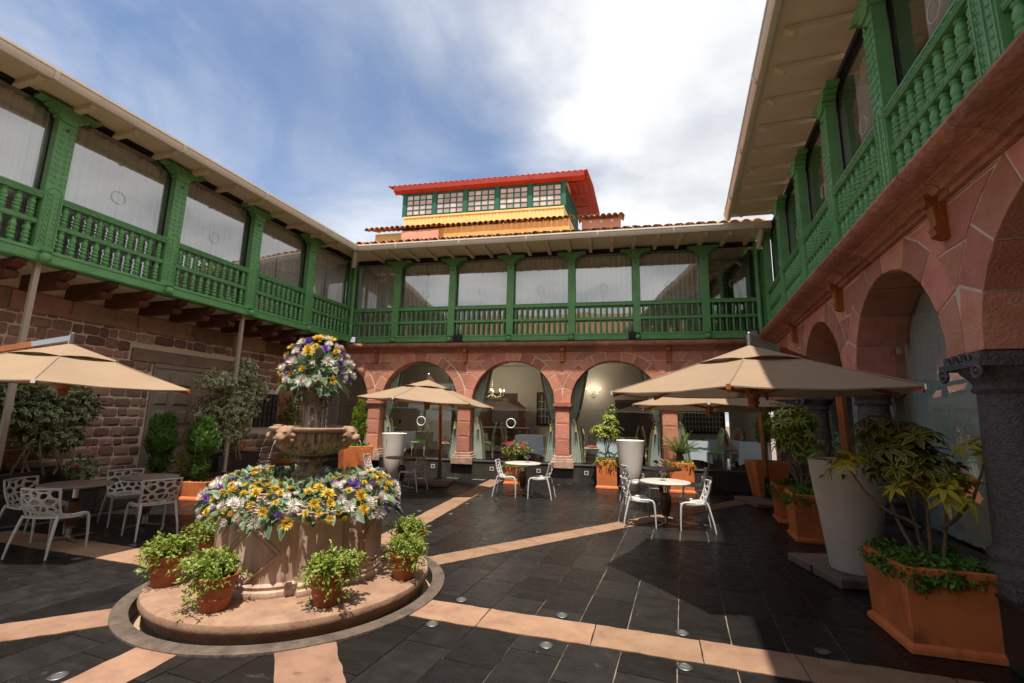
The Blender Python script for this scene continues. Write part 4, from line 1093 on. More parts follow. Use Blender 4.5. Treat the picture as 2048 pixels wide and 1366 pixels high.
for q in (0, 2):
    for sc_, rr_ in ((1, .017), (.84, .011)):
        c = [(0, .26 * sc_), (.28 * sc_, 0), (0, -.23 * sc_), (-.28 * sc_, 0)]; pts = []
        for i in range(4):
            for k in range(6):
                t = k / 6; pts.append(on_lobe(q, c[i][0] * (1 - t) + c[(i + 1) % 4][0] * t, .50 + c[i][1] * (1 - t) + c[(i + 1) % 4][1] * t, .002))
        MB().tube(pts + pts[:1], rr_, 6).build('diamond_moulding', 'fountain_body', FT, smooth=60)
for q in (1, 3):
    for r_, rr_ in ((.225, .018), (.18, .011)):
        MB().tube([on_lobe(q, r_ * math.cos(2 * math.pi * k / 32), .50 + r_ * 1.05 * math.sin(2 * math.pi * k / 32), .002) for k in range(33)], rr_, 6).build('round_moulding', 'fountain_body', FT, smooth=60)
MB().lathe([(.30, .80), (.30, .86), (.22, .88), (.2, .9)], 8).build('stem_foot', 'fountain_wet', FT)
mb = MB(); mb.prism([(.17 * math.cos(rad(a)) * (1.15 if i % 2 else 1.15), .17 * math.sin(rad(a)) * 1.15) for i, a in enumerate((20, 70, 110, 160, 200, 250, 290, 340))], .80, 1.085)
mb.build('stem', 'fountain_wet', FT, bevel=.01)
MB().lathe([(.175, 1.085), (.185, 1.10), (.185, 1.12), (.15, 1.14), (.128, 1.17), (.125, 1.21), (.14, 1.235), (.175, 1.25), (.18, 1.275), (.16, 1.295), (.15, 1.31)], 32).build('neck', 'fountain_wet', FT, smooth=50)
mb = MB(); mb.lathe([(.15, 1.305), (.255, 1.335), (.342, 1.40), (.394, 1.48), (.412, 1.545), (.402, 1.565)], 192, lobes=(48, .02))
mb.build('bowl', 'fountain_wet', FT, smooth=50)
MB().lathe([(.39, 1.56), (.43, 1.568), (.445, 1.585), (.442, 1.605), (.425, 1.615), (.385, 1.612), (.32, 1.598), (.05, 1.595)], 64).build('bowl_rim', 'fountain_top', FT, smooth=50)
MB().lathe([(.345, 1.607), (.01, 1.608)], 48, cap=False).build('bowl_water', 'water', FT)
def head():
    mb = MB(); mb.ball((.0, 0, .02), .085, 14, 9, (1.0, .95, 1.05)); mb.ball((.065, 0, -.015), .055, 12, 8, (1.15, 1.0, .85)); mb.ball((.10, 0, .004), .026, 10, 6, (1, 1.2, .8)); mb.ball((.075, 0, -.055), .04, 10, 6, (1.1, .85, .6))
    for s in (-1, 1):
        mb.ball((.055, s * .038, .048), .024, 8, 6, (1, 1.1, .7)); mb.ball((-.01, s * .075, .075), .030, 8, 6, (.8, .6, 1.1)); mb.ball((.085, s * .032, -.022), .030, 8, 6)
        for q in range(5):
            a = rad(20 + q * 32); mb.ball((-.03, s * .09 * math.sin(a), .09 * math.cos(a)), .034, 8, 6, (1.2, .8, .8))
    mb.ball((-.05, 0, -.045), .08, 10, 6, (1.1, .8, 1.2))
    me = mb.mesh('animal_head', 'fountain_wet'); o = bpy.data.objects.new('tmp', me); col.objects.link(o)
    m = o.modifiers.new('r', 'REMESH'); m.mode = 'VOXEL'; m.voxel_size = .0075
    m = o.modifiers.new('s', 'SMOOTH'); m.iterations = 3; m.factor = .5
    bpy.context.view_layer.update()
    me2 = bpy.data.meshes.new_from_object(o.evaluated_get(bpy.context.evaluated_depsgraph_get())); bpy.data.objects.remove(o); bpy.data.meshes.remove(me)
    me2.name = 'animal_head'; me2.materials.clear(); me2.materials.append(MATS['fountain_top']); me2.polygons.foreach_set('use_smooth', [True] * len(me2.polygons)); return me2
HEAD = head(); 
HANG = (-92, 2, 92, 182)
for a in HANG:
    h_ = inst(HEAD, 'animal_head', FT, (.435 * math.cos(rad(a)), .435 * math.sin(rad(a)), 1.525), (0, 0, rad(a)))
    pts = []; r = random.Random(a)
    for k in range(9):
        t = k / 8 * .36; pts.append((.54 + .42 * t, 0, 1.495 - 4.9 * t * t * (1 if t < .36 else 1)))
    M = Matrix.Rotation(rad(a), 4, 'Z')
    mb = MB(); P = [M @ Vector(p) for p in pts]
    mb.tube(P[:4], [.007, .006, .005, .003], 6)
    for k in range(3, 8):
        for q in range(3):
            c = P[k].lerp(P[k + 1], (q + r.random() * .6) / 3); mb.ball(c, r.uniform(.0035, .0065), 6, 4, (1, 1, 1.5))
    mb.build('water_jet', 'water', FT, smooth=180)
# upper stem with fretted band, small bowl
oct_ = lambda r, tw=22.5: [(r * math.cos(rad(tw + 45 * k)), r * math.sin(rad(tw + 45 * k))) for k in range(8)]
MB().prism(oct_(.125), 1.60, 2.0).build('upper_stem', 'fountain_wet', FT, bevel=.008)
mb = MB()
for k in range(8):
    a = rad(45 * k); u = Vector((math.cos(a), math.sin(a), 0)); v = Vector((-u.y, u.x, 0)); o = u * (.125 * math.cos(rad(22.5)) + .004)
    for j in range(8):
        for i in range(4):
            z = 1.845 + j * .019; x = -.050 + i * .026 * .95 + (.013 if j % 2 else 0)
            p = o + v * x; mb.bar(p + Vector((0, 0, z)), p + v * .013 + Vector((0, 0, z + .012)), .006, .006); mb.bar(p + v * .013 + Vector((0, 0, z + .012)), p + v * .026 + Vector((0, 0, z)), .006, .006)
mb.build('fretwork', 'plinth_stone', FT)
MB().lathe([(.118, 1.985), (.135, 2.0), (.18, 2.04), (.245, 2.09), (.26, 2.14), (.25, 2.15), (.02, 2.15)], 8, lobes=None).build('upper_bowl', 'fountain_wet', FT, smooth=20)
for a, x in ((-38, .0), (-28, .02), (-100, .01), (150, 0), (60, 0)):
    r = random.Random(a); mb = MB()
    c = Vector((.262 * math.cos(rad(a)), .262 * math.sin(rad(a)), 0)); z = 2.08
    mb.tube([c + Vector((0, 0, 2.10)), c + Vector((0, 0, 1.98))], [.006, .003], 5)
    while z > 1.62:
        z -= r.uniform(.012, .03); mb.ball(c + Vector((r.uniform(-.004, .004), r.uniform(-.004, .004), z)), r.uniform(.003, .006), 6, 4, (1, 1, 1.7))
    mb.build('water_jet', 'water', FT, smooth=180)

# ------------------------------------------------------------------ leaves and flowers
def leaf_add(mb, p, d, n, L, Wd_, seg=3, fold=.25, droop=.25, rnd=0.5):
    """one leaf: base p, direction d, normal n"""
    d = d.normalized(); s = d.cross(n)
    s = s.normalized() if s.length > 1e-5 else d.orthogonal().normalized()
    n = s.cross(d).normalized(); o = len(mb.v)
    mb.v.append(tuple(p)); mb.e.append(.6); mb.r.append(rnd)
    for k in range(1, seg):
        t = k / seg; w_ = Wd_ * math.sin(math.pi * t ** .8) ** .8 * .5
        c = p + d * (L * t) - n * (droop * L * t * t)
        mb.v += [tuple(c + s * w_ + n * fold * w_), tuple(c - n * fold * w_ * .2), tuple(c - s * w_ + n * fold * w_)]
        mb.e += [1.0, 0.0, 1.0]; mb.r += [rnd] * 3
    mb.v.append(tuple(p + d * L - n * droop * L)); mb.e.append(1.0); mb.r.append(rnd); last = len(mb.v) - 1
    mb.f += [(o, o + 1, o + 2), (o, o + 2, o + 3)]
    for k in range(seg - 2):
        b = o + 1 + 3 * k; mb.f += [(b, b + 3, b + 4, b + 1), (b + 1, b + 4, b + 5, b + 2)]
    b = last - 3; mb.f += [(b, last, b + 1), (b + 1, last, b + 2)]
def LB():
    mb = MB(); mb.e = []; mb.r = []; return mb
def rdir(r):
    z = r.uniform(-1, 1); a = r.uniform(0, 6.2832); q = math.sqrt(1 - z * z); return Vector((q * math.cos(a), q * math.sin(a), z))
def blob_pts(r, blobs, n, shell=.45):
    tot = sum(b[3] * b[4] * b[5] for b in blobs) ; res = []
    for b in blobs:
        for _ in range(max(1, int(n * b[3] * b[4] * b[5] / tot))):
            u = rdir(r); q = (shell + (1 - shell) * r.random()) * (.82 + .3 * noise.noise(u * 2.2 + Vector((b[0], b[1], b[2]))))
            res.append((Vector((b[0] + u.x * b[3] * q, b[1] + u.y * b[4] * q, b[2] + u.z * b[5] * q)), u))
    return res
def crown(blobs, n, L, Wd_, seed, up=.4, seg=3, fold=.3, droop=.3, out=1.0, shell=.45, jit=.8):
    r = random.Random(seed); mb = LB()
    for p, u in blob_pts(r, blobs, n, shell):
        d = (u * out + rdir(r) * jit + Vector((0, 0, -.15))); nn = (u + Vector((0, 0, up * 1.5)) + rdir(r) * .7).normalized()
        k = r.uniform(.7, 1.25); leaf_add(mb, p, d, nn, L * k, Wd_ * k, seg, fold, droop, r.random())
    return mb
def conifer(blobs, n, seed, L=.07):
    r = random.Random(seed); mb = LB()
    for p, u in blob_pts(r, blobs, n, .55):
        d = (u * .55 + Vector((0, 0, 1.0)) + rdir(r) * .45); rn = r.random()
        for k in range(3):
            leaf_add(mb, p, d + rdir(r) * .5, u + rdir(r) * .5, L * r.uniform(.6, 1.3), L * .24, 2, .1, .05, rn)
    return mb
def whorl(mb, p, axis, r, L, Wd_, n=7, rn=None, droop=.45):
    axis = axis.normalized(); a = axis.orthogonal().normalized(); b = axis.cross(a); rn = r.random() if rn is None else rn; ph = r.random() * 6
    for k in range(n):
        t = ph + 2 * math.pi * k / n + r.uniform(-.15, .15); d = (a * math.cos(t) + b * math.sin(t)) + axis * r.uniform(.0, .35)
        leaf_add(mb, p + d * .01, d, axis, L * r.uniform(.8, 1.15), Wd_, 4, .2, droop, min(1, max(0, rn + r.uniform(-.15, .15))))
def stems(pts_list, r0, r1, name, m, parent, n=6):
    mb = MB()
    for pts in pts_list: mb.tube(pts, [r0 + (r1 - r0) * i / (len(pts) - 1) for i in range(len(pts))], n)
    return mb.build(name, m, parent, smooth=60)
def curve(a, b, bend, k=6, r=None):
    a = Vector(a); b = Vector(b); return [a.lerp(b, i / k) + Vector(bend) * math.sin(math.pi * i / k) + (rdir(r) * .012 if r and 0 < i < k else Vector()) for i in range(k + 1)]
# flower heads (unit size: diameter about 1, facing +z)
def chrys(seed, spider, shut=1.0, drop=0.0):
    r = random.Random(seed); mb = LB()
    rings = ((.0, 6, .16), (.35, 10, .30), (.75, 14, .40), (1.05, 17, .48), (1.35, 18, .50), (1.65, 12, .46)) if spider else ((.1, 8, .22), (.45, 12, .32), (.8, 15, .40), (1.1, 16, .46), (1.4, 16, .48))
    for tilt, n, L in rings:
        for k in range(n):
            if r.random() < drop: continue
            a = 2 * math.pi * (k + r.random() * .5) / n; t = tilt * shut + r.uniform(-.14, .14)
            d = Vector((math.cos(a) * math.sin(t), math.sin(a) * math.sin(t), math.cos(t)))
            leaf_add(mb, Vector((0, 0, -.03 * tilt)), d, Vector((0, 0, 1)), L * r.uniform(.82, 1.12), (.062 if spider else .115), 2, .4, (-.12 if spider else .1), r.random() * .6 + (.0 if tilt < .6 else .3))
    return mb
def statice(seed):
    r = random.Random(seed); mb = LB()
    for k in range(26):
        p = Vector((r.gauss(0, .2), r.gauss(0, .2), r.gauss(.05, .13)))
        for q in range(4):
            d = rdir(r) + Vector((0, 0, .6)); leaf_add(mb, p, d, Vector((0, 0, 1)), .16, .14, 2, .2, .1, r.random())
    return mb
FLW = {'y': [chrys(s, False, sh, dr).mesh('chrysanthemum', 'petal_yellow', smooth=180) for s, sh, dr in ((1, 1, 0), (2, .8, .05), (11, .58, .1), (12, 1.12, .2))], 'w': [chrys(s, True, sh, dr).mesh('spider_chrysanthemum', 'petal_white', smooth=180) for s, sh, dr in ((3, 1, 0), (4, .82, .05), (13, .6, .1), (14, 1.1, .2))],
       'p': [statice(s).mesh('purple_statice', 'petal_purple') for s in (5, 6)]}
FNAME = {'y': 'yellow_chrysanthemum', 'w': 'white_chrysanthemum', 'p': 'purple_statice'}
def sprig(seed):
    r = random.Random(seed); mb = LB(); p = Vector((0, 0, 0)); d = Vector((1, 0, .1))
    for k in range(6):
        p = p + d * .17; d = (d + Vector((0, r.uniform(-.2, .2), -.10))).normalized()
        for s in (-1, 1): leaf_add(mb, p, d * .6 + Vector((0, s, r.uniform(-.1, .3))), Vector((0, 0, 1)), r.uniform(.20, .30), r.uniform(.13, .18), 3, .2, .15, r.random())
    leaf_add(mb, p, d, Vector((0, 0, 1)), .28, .15, 3, .2, .15, r.random())
    return mb.mesh('leaf_sprig', 'euca_leaf', smooth=180)
SPRIG = [sprig(s) for s in (1, 2, 3, 4)]
def single_leaf(seed):
    r = random.Random(seed); mb = LB(); leaf_add(mb, Vector((0, 0, 0)), Vector((1, 0, 0)), Vector((0, 0, 1)), 1, .48, 5, .18, .3, r.random()); return mb.mesh('broad_leaf', 'euca_leaf', smooth=180)
BLEAF = [single_leaf(s) for s in (7, 8, 9, 10, 11)]
def aim(u, roll): return (u.to_track_quat('Z', 'Y') @ Quaternion((0, 0, 1), roll)).to_euler()
def aimx(d, roll): return (d.to_track_quat('X', 'Z') @ Quaternion((1, 0, 0), roll)).to_euler()
def scatter(parent, spots, seed, size, mix='yyyyyyywwwwwwpp'):
    """heads keep apart from each other"""
    r = random.Random(seed); used = []
    for p, u in spots:
        s = size * r.uniform(.6, 1.25)
        if any((p - q).length < (s + t) * .43 for q, t in used): continue
        used.append((p, s)); k = r.choice(mix)
        v = (u + rdir(r) * .35).normalized(); me = r.choice(FLW[k]); sz = s * {'y': 1.0, 'w': 1.18, 'p': .85}[k] * r.uniform(.8, 1.2)
        inst(me, FNAME[k], parent, p, aim(v, r.random() * 6), (sz,) * 3)
    return used
r = random.Random(33)
DOME = thing('flower_arrangement', 'round dome of yellow, white and purple flowers on the top bowl of the fountain', 'flowers', C0 + Vector((-.02, 0, 2.13)))
spots = []
for _ in range(1100):
    u = rdir(r)
    if u.z < -.22: continue
    spots.append((Vector((u.x * .375, u.y * .375, u.z * .42 + .06)), u))
scatter(DOME, spots, 3, .118)
crown([(0, 0, .04, .34, .34, .38)], 420, .10, .052, 4, seg=3).build('foliage', 'euca_leaf', DOME, smooth=180)
for k in range(40):
    u = rdir(r); u.z = r.uniform(-.55, .5); u.normalize()
    inst(r.choice(SPRIG), 'leaf_sprig', DOME, Vector((u.x * .26, u.y * .26, u.z * .28 + .04)), aimx(u + Vector((0, 0, -.35 if u.z < .1 else .1)), r.uniform(-.5, .5)), (r.uniform(.11, .145),) * 3)
for k in range(30):
    a = r.random() * 6.283; d = Vector((math.cos(a), math.sin(a), r.uniform(-1.1, -.2)))
    inst(r.choice(BLEAF), 'broad_leaf', DOME, Vector((math.cos(a) * .31, math.sin(a) * .31, r.uniform(-.10, .06))), aimx(d, r.uniform(-.6, .6)), (r.uniform(.09, .14),) * 3)
RING = thing('flower_arrangement', 'thick ring of yellow, white and purple flowers filling the lower fountain basin', 'flowers', C0 + Vector((0, 0, .83)))
def ring_pt(r):
    a = r.random() * 6.2832; t = r.uniform(-.25, 3.2); h_ = .25 + .04 * math.sin(2 * a + 1.2)
    Rr = .60 + .37 * math.cos(t); u = Vector((math.cos(a) * math.cos(t), math.sin(a) * math.cos(t), math.sin(t) * .9 + .1))
    return Vector((math.cos(a) * Rr, math.sin(a) * Rr, h_ * math.sin(t) * 1.0 + .02)), u.normalized(), a
spots = []
for _ in range(2600):
    p, u, a = ring_pt(r)
    view = (Vector((0, 0, 1.75)) - (p + C0 + Vector((0, 0, .83)))).normalized()
    if u.dot(view) < -.35: continue
    spots.append((p, u))
used = scatter(RING, spots, 9, .118)
mb = LB()
for _ in range(1500):
    p, u, a = ring_pt(r); d = u + rdir(r) * .9; k = r.uniform(.7, 1.3)
    leaf_add(mb, p * .90, d, u + Vector((0, 0, .4)), .10 * k, .052 * k, 3, .3, .2, r.random())
mb.build('foliage', 'euca_leaf', RING, smooth=180)
for k in range(64):
    p, u, a = ring_pt(r); d = Vector((math.cos(a), math.sin(a), r.uniform(-.5, .3)))
    inst(r.choice(SPRIG), 'leaf_sprig', RING, p * .84, aimx(d + rdir(r) * .5, r.uniform(-.6, .6)), (r.uniform(.13, .19),) * 3)
for k in range(70):
    a = r.uniform(-170, 40) if k % 4 else r.uniform(0, 360); a = rad(a); d = Vector((math.cos(a), math.sin(a), r.uniform(-1.3, .1)))
    q = .86 + r.uniform(-.05, .08)
    inst(r.choice(BLEAF), 'broad_leaf', RING, Vector((math.cos(a) * q, math.sin(a) * q, r.uniform(-.03, .14))), aimx(d + rdir(r) * .3, r.uniform(-.8, .8)), (r.uniform(.09, .17),) * 3)

# ------------------------------------------------------------------ terracotta pots on the fountain step
PROF = [(.098, 0), (.102, .02), (.118, .08), (.122, .085), (.122, .095), (.119, .10), (.132, .16), (.136, .165), (.136, .175), (.134, .18), (.142, .215), (.152, .22), (.155, .255), (.148, .26), (.138, .258), (.135, .23), (.02, .225)]
POTM = MB().lathe(PROF, 32).mesh('pot', 'terracotta', smooth=40)
SOILM = MB().lathe([(.14, .228), (.01, .24)], 16, cap=False).mesh('soil', 'soil')
def pot_plant(seed, lean):
    r = random.Random(seed); mb = LB()
    for k in range(120):
        a = r.random() * 6.283; rr_ = r.uniform(.07, .235); top = r.uniform(.30, .45) - rr_ * .45
        b = Vector((math.cos(a) * .05, math.sin(a) * .05, .23)); e = Vector((math.cos(a) * rr_ + lean[0] * r.random(), math.sin(a) * rr_ + lean[1] * r.random(), top - (.14 if r.random() < .25 else 0)))
        pts = curve(b, e, (0, 0, .07), 5)
        for i in range(2, 6):
            for q in range(5):
                leaf_add(mb, pts[i] + rdir(r) * .016, rdir(r) + Vector((math.cos(a) * .6, math.sin(a) * .6, .2)), rdir(r) + Vector((0, 0, 1.2)), r.uniform(.024, .046), r.uniform(.012, .019), 3, .25, .3, r.random())
        if k % 9 == 0:
            for q in range(4): leaf_add(mb, pts[-1] + Vector((0, 0, .025 * q)), rdir(r) + Vector((0, 0, .5)), rdir(r), .05, .02, 3, .2, .2, r.random())
    return mb.mesh('foliage', 'pot_leaf', smooth=180)
PLN = [pot_plant(40 + i, l) for i, l in enumerate(((0, 0), (-.12, -.05), (.12, -.03)))]
for i, (x, y, lab, v, s) in enumerate(((-4.08, 3.86, 'terracotta pot with bushy green plant at the left rim of the fountain step', 0, 1.05), (-3.20, 3.52, 'terracotta pot with trailing plant at the front of the fountain step, left of centre', 1, 1.05),
        (-2.38, 3.85, 'terracotta pot with bright green plant in front of the round-panelled basin side', 2, 1.05), (-2.02, 4.62, 'terracotta pot with green plant on the right edge of the fountain step', 0, .98),
        (-4.43, 4.71, 'small terracotta pot partly hidden at the far left of the fountain step', 2, .95), (-2.28, 5.42, 'terracotta pot with pale green plant furthest back on the right of the fountain step', 1, .95))):
    t = thing('potted_plant', lab, 'potted plant', (x, y, .149), i * 1.3 if i not in (1, 2) else 0, 'terracotta pots round the fountain'); t.scale = (s, s, s)
    p = inst(POTM, 'pot', t); inst(SOILM, 'soil', t); inst(PLN[v], 'foliage', t)

# ------------------------------------------------------------------ white perforated garden chairs (seat faces +x)
def voronoi(seeds, box):
    cells = []
    for i, s in enumerate(seeds):
        poly = [(box[0], box[2]), (box[1], box[2]), (box[1], box[3]), (box[0], box[3])]
        for j, t in enumerate(seeds):
            if i == j: continue
            m = ((s[0] + t[0]) / 2, (s[1] + t[1]) / 2); poly = clip(poly, m, (s[0] - t[0], s[1] - t[1]))
            if len(poly) < 3: break
        cells.append(poly)
    return cells
def resample(poly, n):
    P = [Vector(p) for p in poly]; L = [(P[i] - P[(i + 1) % len(P)]).length for i in range(len(P))]; tot = sum(L); res = []; 
    for k in range(n):
        d = tot * k / n; i = 0
        while d > L[i] and i < len(L) - 1: d -= L[i]; i += 1
        res.append(P[i].lerp(P[(i + 1) % len(P)], d / max(L[i], 1e-9)))
    return res
def chair_shell():
    r = random.Random(17); seeds = []
    while len(seeds) < 19:
        p = (r.uniform(-.5, .5), r.uniform(0, 1))
        if all((p[0] - q[0]) ** 2 * 1.6 + (p[1] - q[1]) ** 2 > .030 for q in seeds): seeds.append(p)
        elif r.random() < .002: seeds.append(p)
    def back(u, v):   # u across -.5...5, v 0 (seat) .. 1 (top)
        y = u * (.42 + .05 * v); z = .455 + .335 * v; x = -.175 - .095 * v - .02 * math.sin(v * 3.1) + (abs(u) ** 2) * .20
        return Vector((x, y, z))
    mb = MB(); N_ = 22
    for poly in voronoi(seeds, (-.5, .5, 0, 1)):
        if len(poly) < 3: continue
        out = resample(poly, N_); c = sum(out, Vector((0, 0))) / N_
        inn = []
        for k in range(N_):
            q = (out[k - 2] + out[k - 1] + out[k] + out[(k + 1) % N_] + out[(k + 2) % N_]) / 5; d = q - c
            inn.append(c + d * max(.1, 1 - .030 / max(d.length, .04)))
        o = len(mb.v); th = .011
        for p in out: mb.v.append(tuple(back(p[0], p[1])))
        for p in inn: mb.v.append(tuple(back(p[0], p[1])))
        for p in out: mb.v.append(tuple(back(p[0], p[1]) + Vector((-th, 0, 0))))
        for p in inn: mb.v.append(tuple(back(p[0], p[1]) + Vector((-th, 0, 0))))
        for k in range(N_):
            j = (k + 1) % N_
            mb.f += [(o + k, o + j, o + N_ + j, o + N_ + k), (o + 2 * N_ + j, o + 2 * N_ + k, o + 3 * N_ + k, o + 3 * N_ + j), (o + N_ + k, o + N_ + j, o + 3 * N_ + j, o + 3 * N_ + k), (o + j, o + k, o + 2 * N_ + k, o + 2 * N_ + j)]
    rim = [back(-.5, v / 8) for v in range(9)] + [back(-.5 + u / 8, 1) for u in range(1, 8)] + [back(.5, 1 - v / 8) for v in range(9)]
    mb.tube([p + Vector((-.005, 0, 0)) for p in rim], .012, 8)
    return mb.mesh('backrest', 'chair_white', smooth=50)
def chair_seat():
    vs = []; fs = []; nx, ny = 12, 10
    def S(u, v):
        x = -.19 + .43 * u; wd = .42 + .05 * math.sin(u * 2.4); z = .455 - .030 * math.sin(u * 2.8) + .02 * (v * 2) ** 2 * .5 - (.03 * max(0, u - .85) / .15)
        return (x, wd * v, z)
    for i in range(nx + 1):
        for j in range(ny + 1): vs.append(S(i / nx, j / ny - .5))
    m = ny + 1; hole = {(1, 3), (1, 6), (2, 4), (2, 5), (3, 3), (3, 6)}
    for i in range(nx):
        for j in range(ny): fs.append((i * m + j, (i + 1) * m + j, (i + 1) * m + j + 1, i * m + j + 1))
    mb = MB().add(vs, [f for k, f in enumerate(fs) if (k // ny, k % ny) not in hole])
    k = len(mb.v); top = list(mb.f); mb.v += [(x, y, z - .018) for x, y, z in mb.v]; mb.f += [tuple(i + k for i in f[::-1]) for f in top]
    from collections import Counter
    e = Counter(tuple(sorted((f[i], f[(i + 1) % 4]))) for f in top for i in range(4))
    mb.f += [(a, b, b + k, a + k) for (a, b), c in e.items() if c == 1]
    return mb.mesh('seat', 'chair_white', smooth=40)
def make_chair(label):
    t = thing('garden_chair', label, 'chair', group='white perforated chairs at the tables')
    inst(chair_seat(), 'seat', t); inst(chair_shell(), 'backrest', t)
    for s in (-1, 1):
        fl_ = MB().tube([(.0, s * .205, .448), (.15, s * .222, .452), (.205, s * .225, .437), (.23, s * .228, .39), (.245, s * .235, .2), (.25, s * .24, 0)], [.016, .018, .019, .0185, .0155, .011], 8).mesh('leg', 'chair_white', smooth=60)
        inst(fl_, 'leg', t)
        inst(MB().tube([(-.17, s * .205, .47), (-.195, s * .21, .40), (-.26, s * .235, .15), (-.285, s * .245, 0)], [.018, .0185, .0145, .011], 8).mesh('leg', 'chair_white', smooth=60), 'leg', t)
    return t
chair0 = make_chair('x'); first_chair = True
def chair(x, y, deg, label):
    global first_chair
    if first_chair: first_chair = False; chair0.location = (x, y, 0); chair0.rotation_euler = (0, 0, rad(deg)); chair0['label'] = label; return
    copy_tree(chair0, label, (x, y, 0), rad(deg))
def table(x, y, top, label, rz=0, vase=None, s=1):
    t = thing('round_table', label, 'table', (x, y, 0), rad(rz), 'round pedestal tables'); t.scale = (s, s, 1)
    MB().lathe([(.02, .712), (.405, .712), (.42, .718), (.425, .727), (.42, .737), (.41, .741), (.02, .742)], 48).build('tabletop', top, t, smooth=40)
    MB().lathe([(.033, .50), (.033, .70), (.10, .705), (.10, .712)], 16).build('upper_tube', 'steel', t, smooth=40)
    MB().lathe([(.045, .155), (.060, .16), (.058, .175), (.052, .185), (.060, .195), (.072, .24), (.088, .33), (.095, .42), (.088, .50), (.06, .535), (.035, .55)], 20).build('turned_column', 'table_wood', t, smooth=50)
    MB().lathe([(.034, .04), (.034, .16)], 16).build('lower_tube', 'steel', t, smooth=40)
    for k in range(3):
        a = rad(90 + 120 * k); MB().bar((0, 0, .045), (.36 * math.cos(a), .36 * math.sin(a), .012), .045, .018).build('base_arm', 'steel', t)
    if vase:
        v = thing('flower_vase', vase[0], 'vase', (x + vase[1], y + vase[2], .742), 0, 'small vases on the tables')
        MB().lathe([(.03, 0), (.033, .005), (.035, .085), (.030, .09), (.030, .01)], 16, cap=False).build('glass', 'vase_glass', v, smooth=60)
        r = random.Random(int(x * 100)); mb = LB()
        for k in range(26):
            a = r.random() * 6.28; d = Vector((math.cos(a) * .6, math.sin(a) * .6, r.uniform(.4, 1.4))); p = Vector((0, 0, .05)) + d.normalized() * r.uniform(.03, .08)
            leaf_add(mb, p, d, Vector((0, 0, 1)), .06, .02, 3, .2, .3, r.random())
        mb.build('foliage', 'pot_leaf', v)
        for k in range(7):
            a = r.random() * 6.28; q = r.uniform(0, .055)
            inst(r.choice(FLW['p']), 'purple_flower', v, (q * math.cos(a), q * math.sin(a), r.uniform(.12, .165)), (0, 0, a), (r.uniform(.06, .085),) * 3)
table(1.0, 8.62, 'table_white', 'white round table in the sun at the front right, with purple flowers', 20, ('vase of bright purple flowers on the sunlit white table at the right', -.03, .02))
table(1.22, 10.95, 'table_brown', 'brownish round table in umbrella shade behind the sunlit white table', 40, ('dark vase of purple flowers on the shaded table behind', -.12, .0))
table(-1.92, 10.88, 'table_white', 'white round table near the middle of the court in front of the pink flower planter', 5, ('small vase of violet flowers on the white table in the middle', .1, .0))
table(-5.05, 11.05, 'table_brown', 'brown round table under the middle umbrella, behind the fountain flowers', 30, ('dark vase of purple flowers on the table under the middle umbrella', .12, .05))
table(-7.17, 5.21, 'table_brown', 'round table at the far left, nearest of the two by the stone wall', 10, None, .95)
table(-7.0, 6.12, 'table_brown', 'round table at the left, further of the two by the stone wall', 50, None, .88)
chair(1.44, 8.47, 178, 'white perforated chair on the right side of the sunlit white table')
chair(.52, 8.50, 8, 'white perforated chair on the left side of the sunlit white table')
chair(.62, 10.75, 12, 'white perforated chair left of the shaded table, behind the sunlit one')
chair(1.86, 10.75, 172, 'white perforated chair right of the shaded table, in front of the palm planter')
chair(-2.27, 10.72, 2, 'white perforated chair left of the white table in the middle of the court')
chair(-1.46, 10.68, 176, 'white perforated chair right of the white table in the middle of the court')
chair(-4.60, 10.72, 172, 'perforated chair right of the table under the middle umbrella')
chair(-5.62, 10.75, 10, 'perforated chair left of the table under the middle umbrella, by the white pot')
chair(-6.74, 4.70, 103, 'perforated chair seen from behind at the nearest table by the stone wall')
chair(-7.72, 5.12, 15, 'perforated chair at the left edge, left of the nearest table by the stone wall')
chair(-6.40, 5.70, 157, 'perforated chair right of the further table by the stone wall')
chair(-7.50, 6.20, -25, 'perforated chair behind the two left tables with its back to the stone wall')

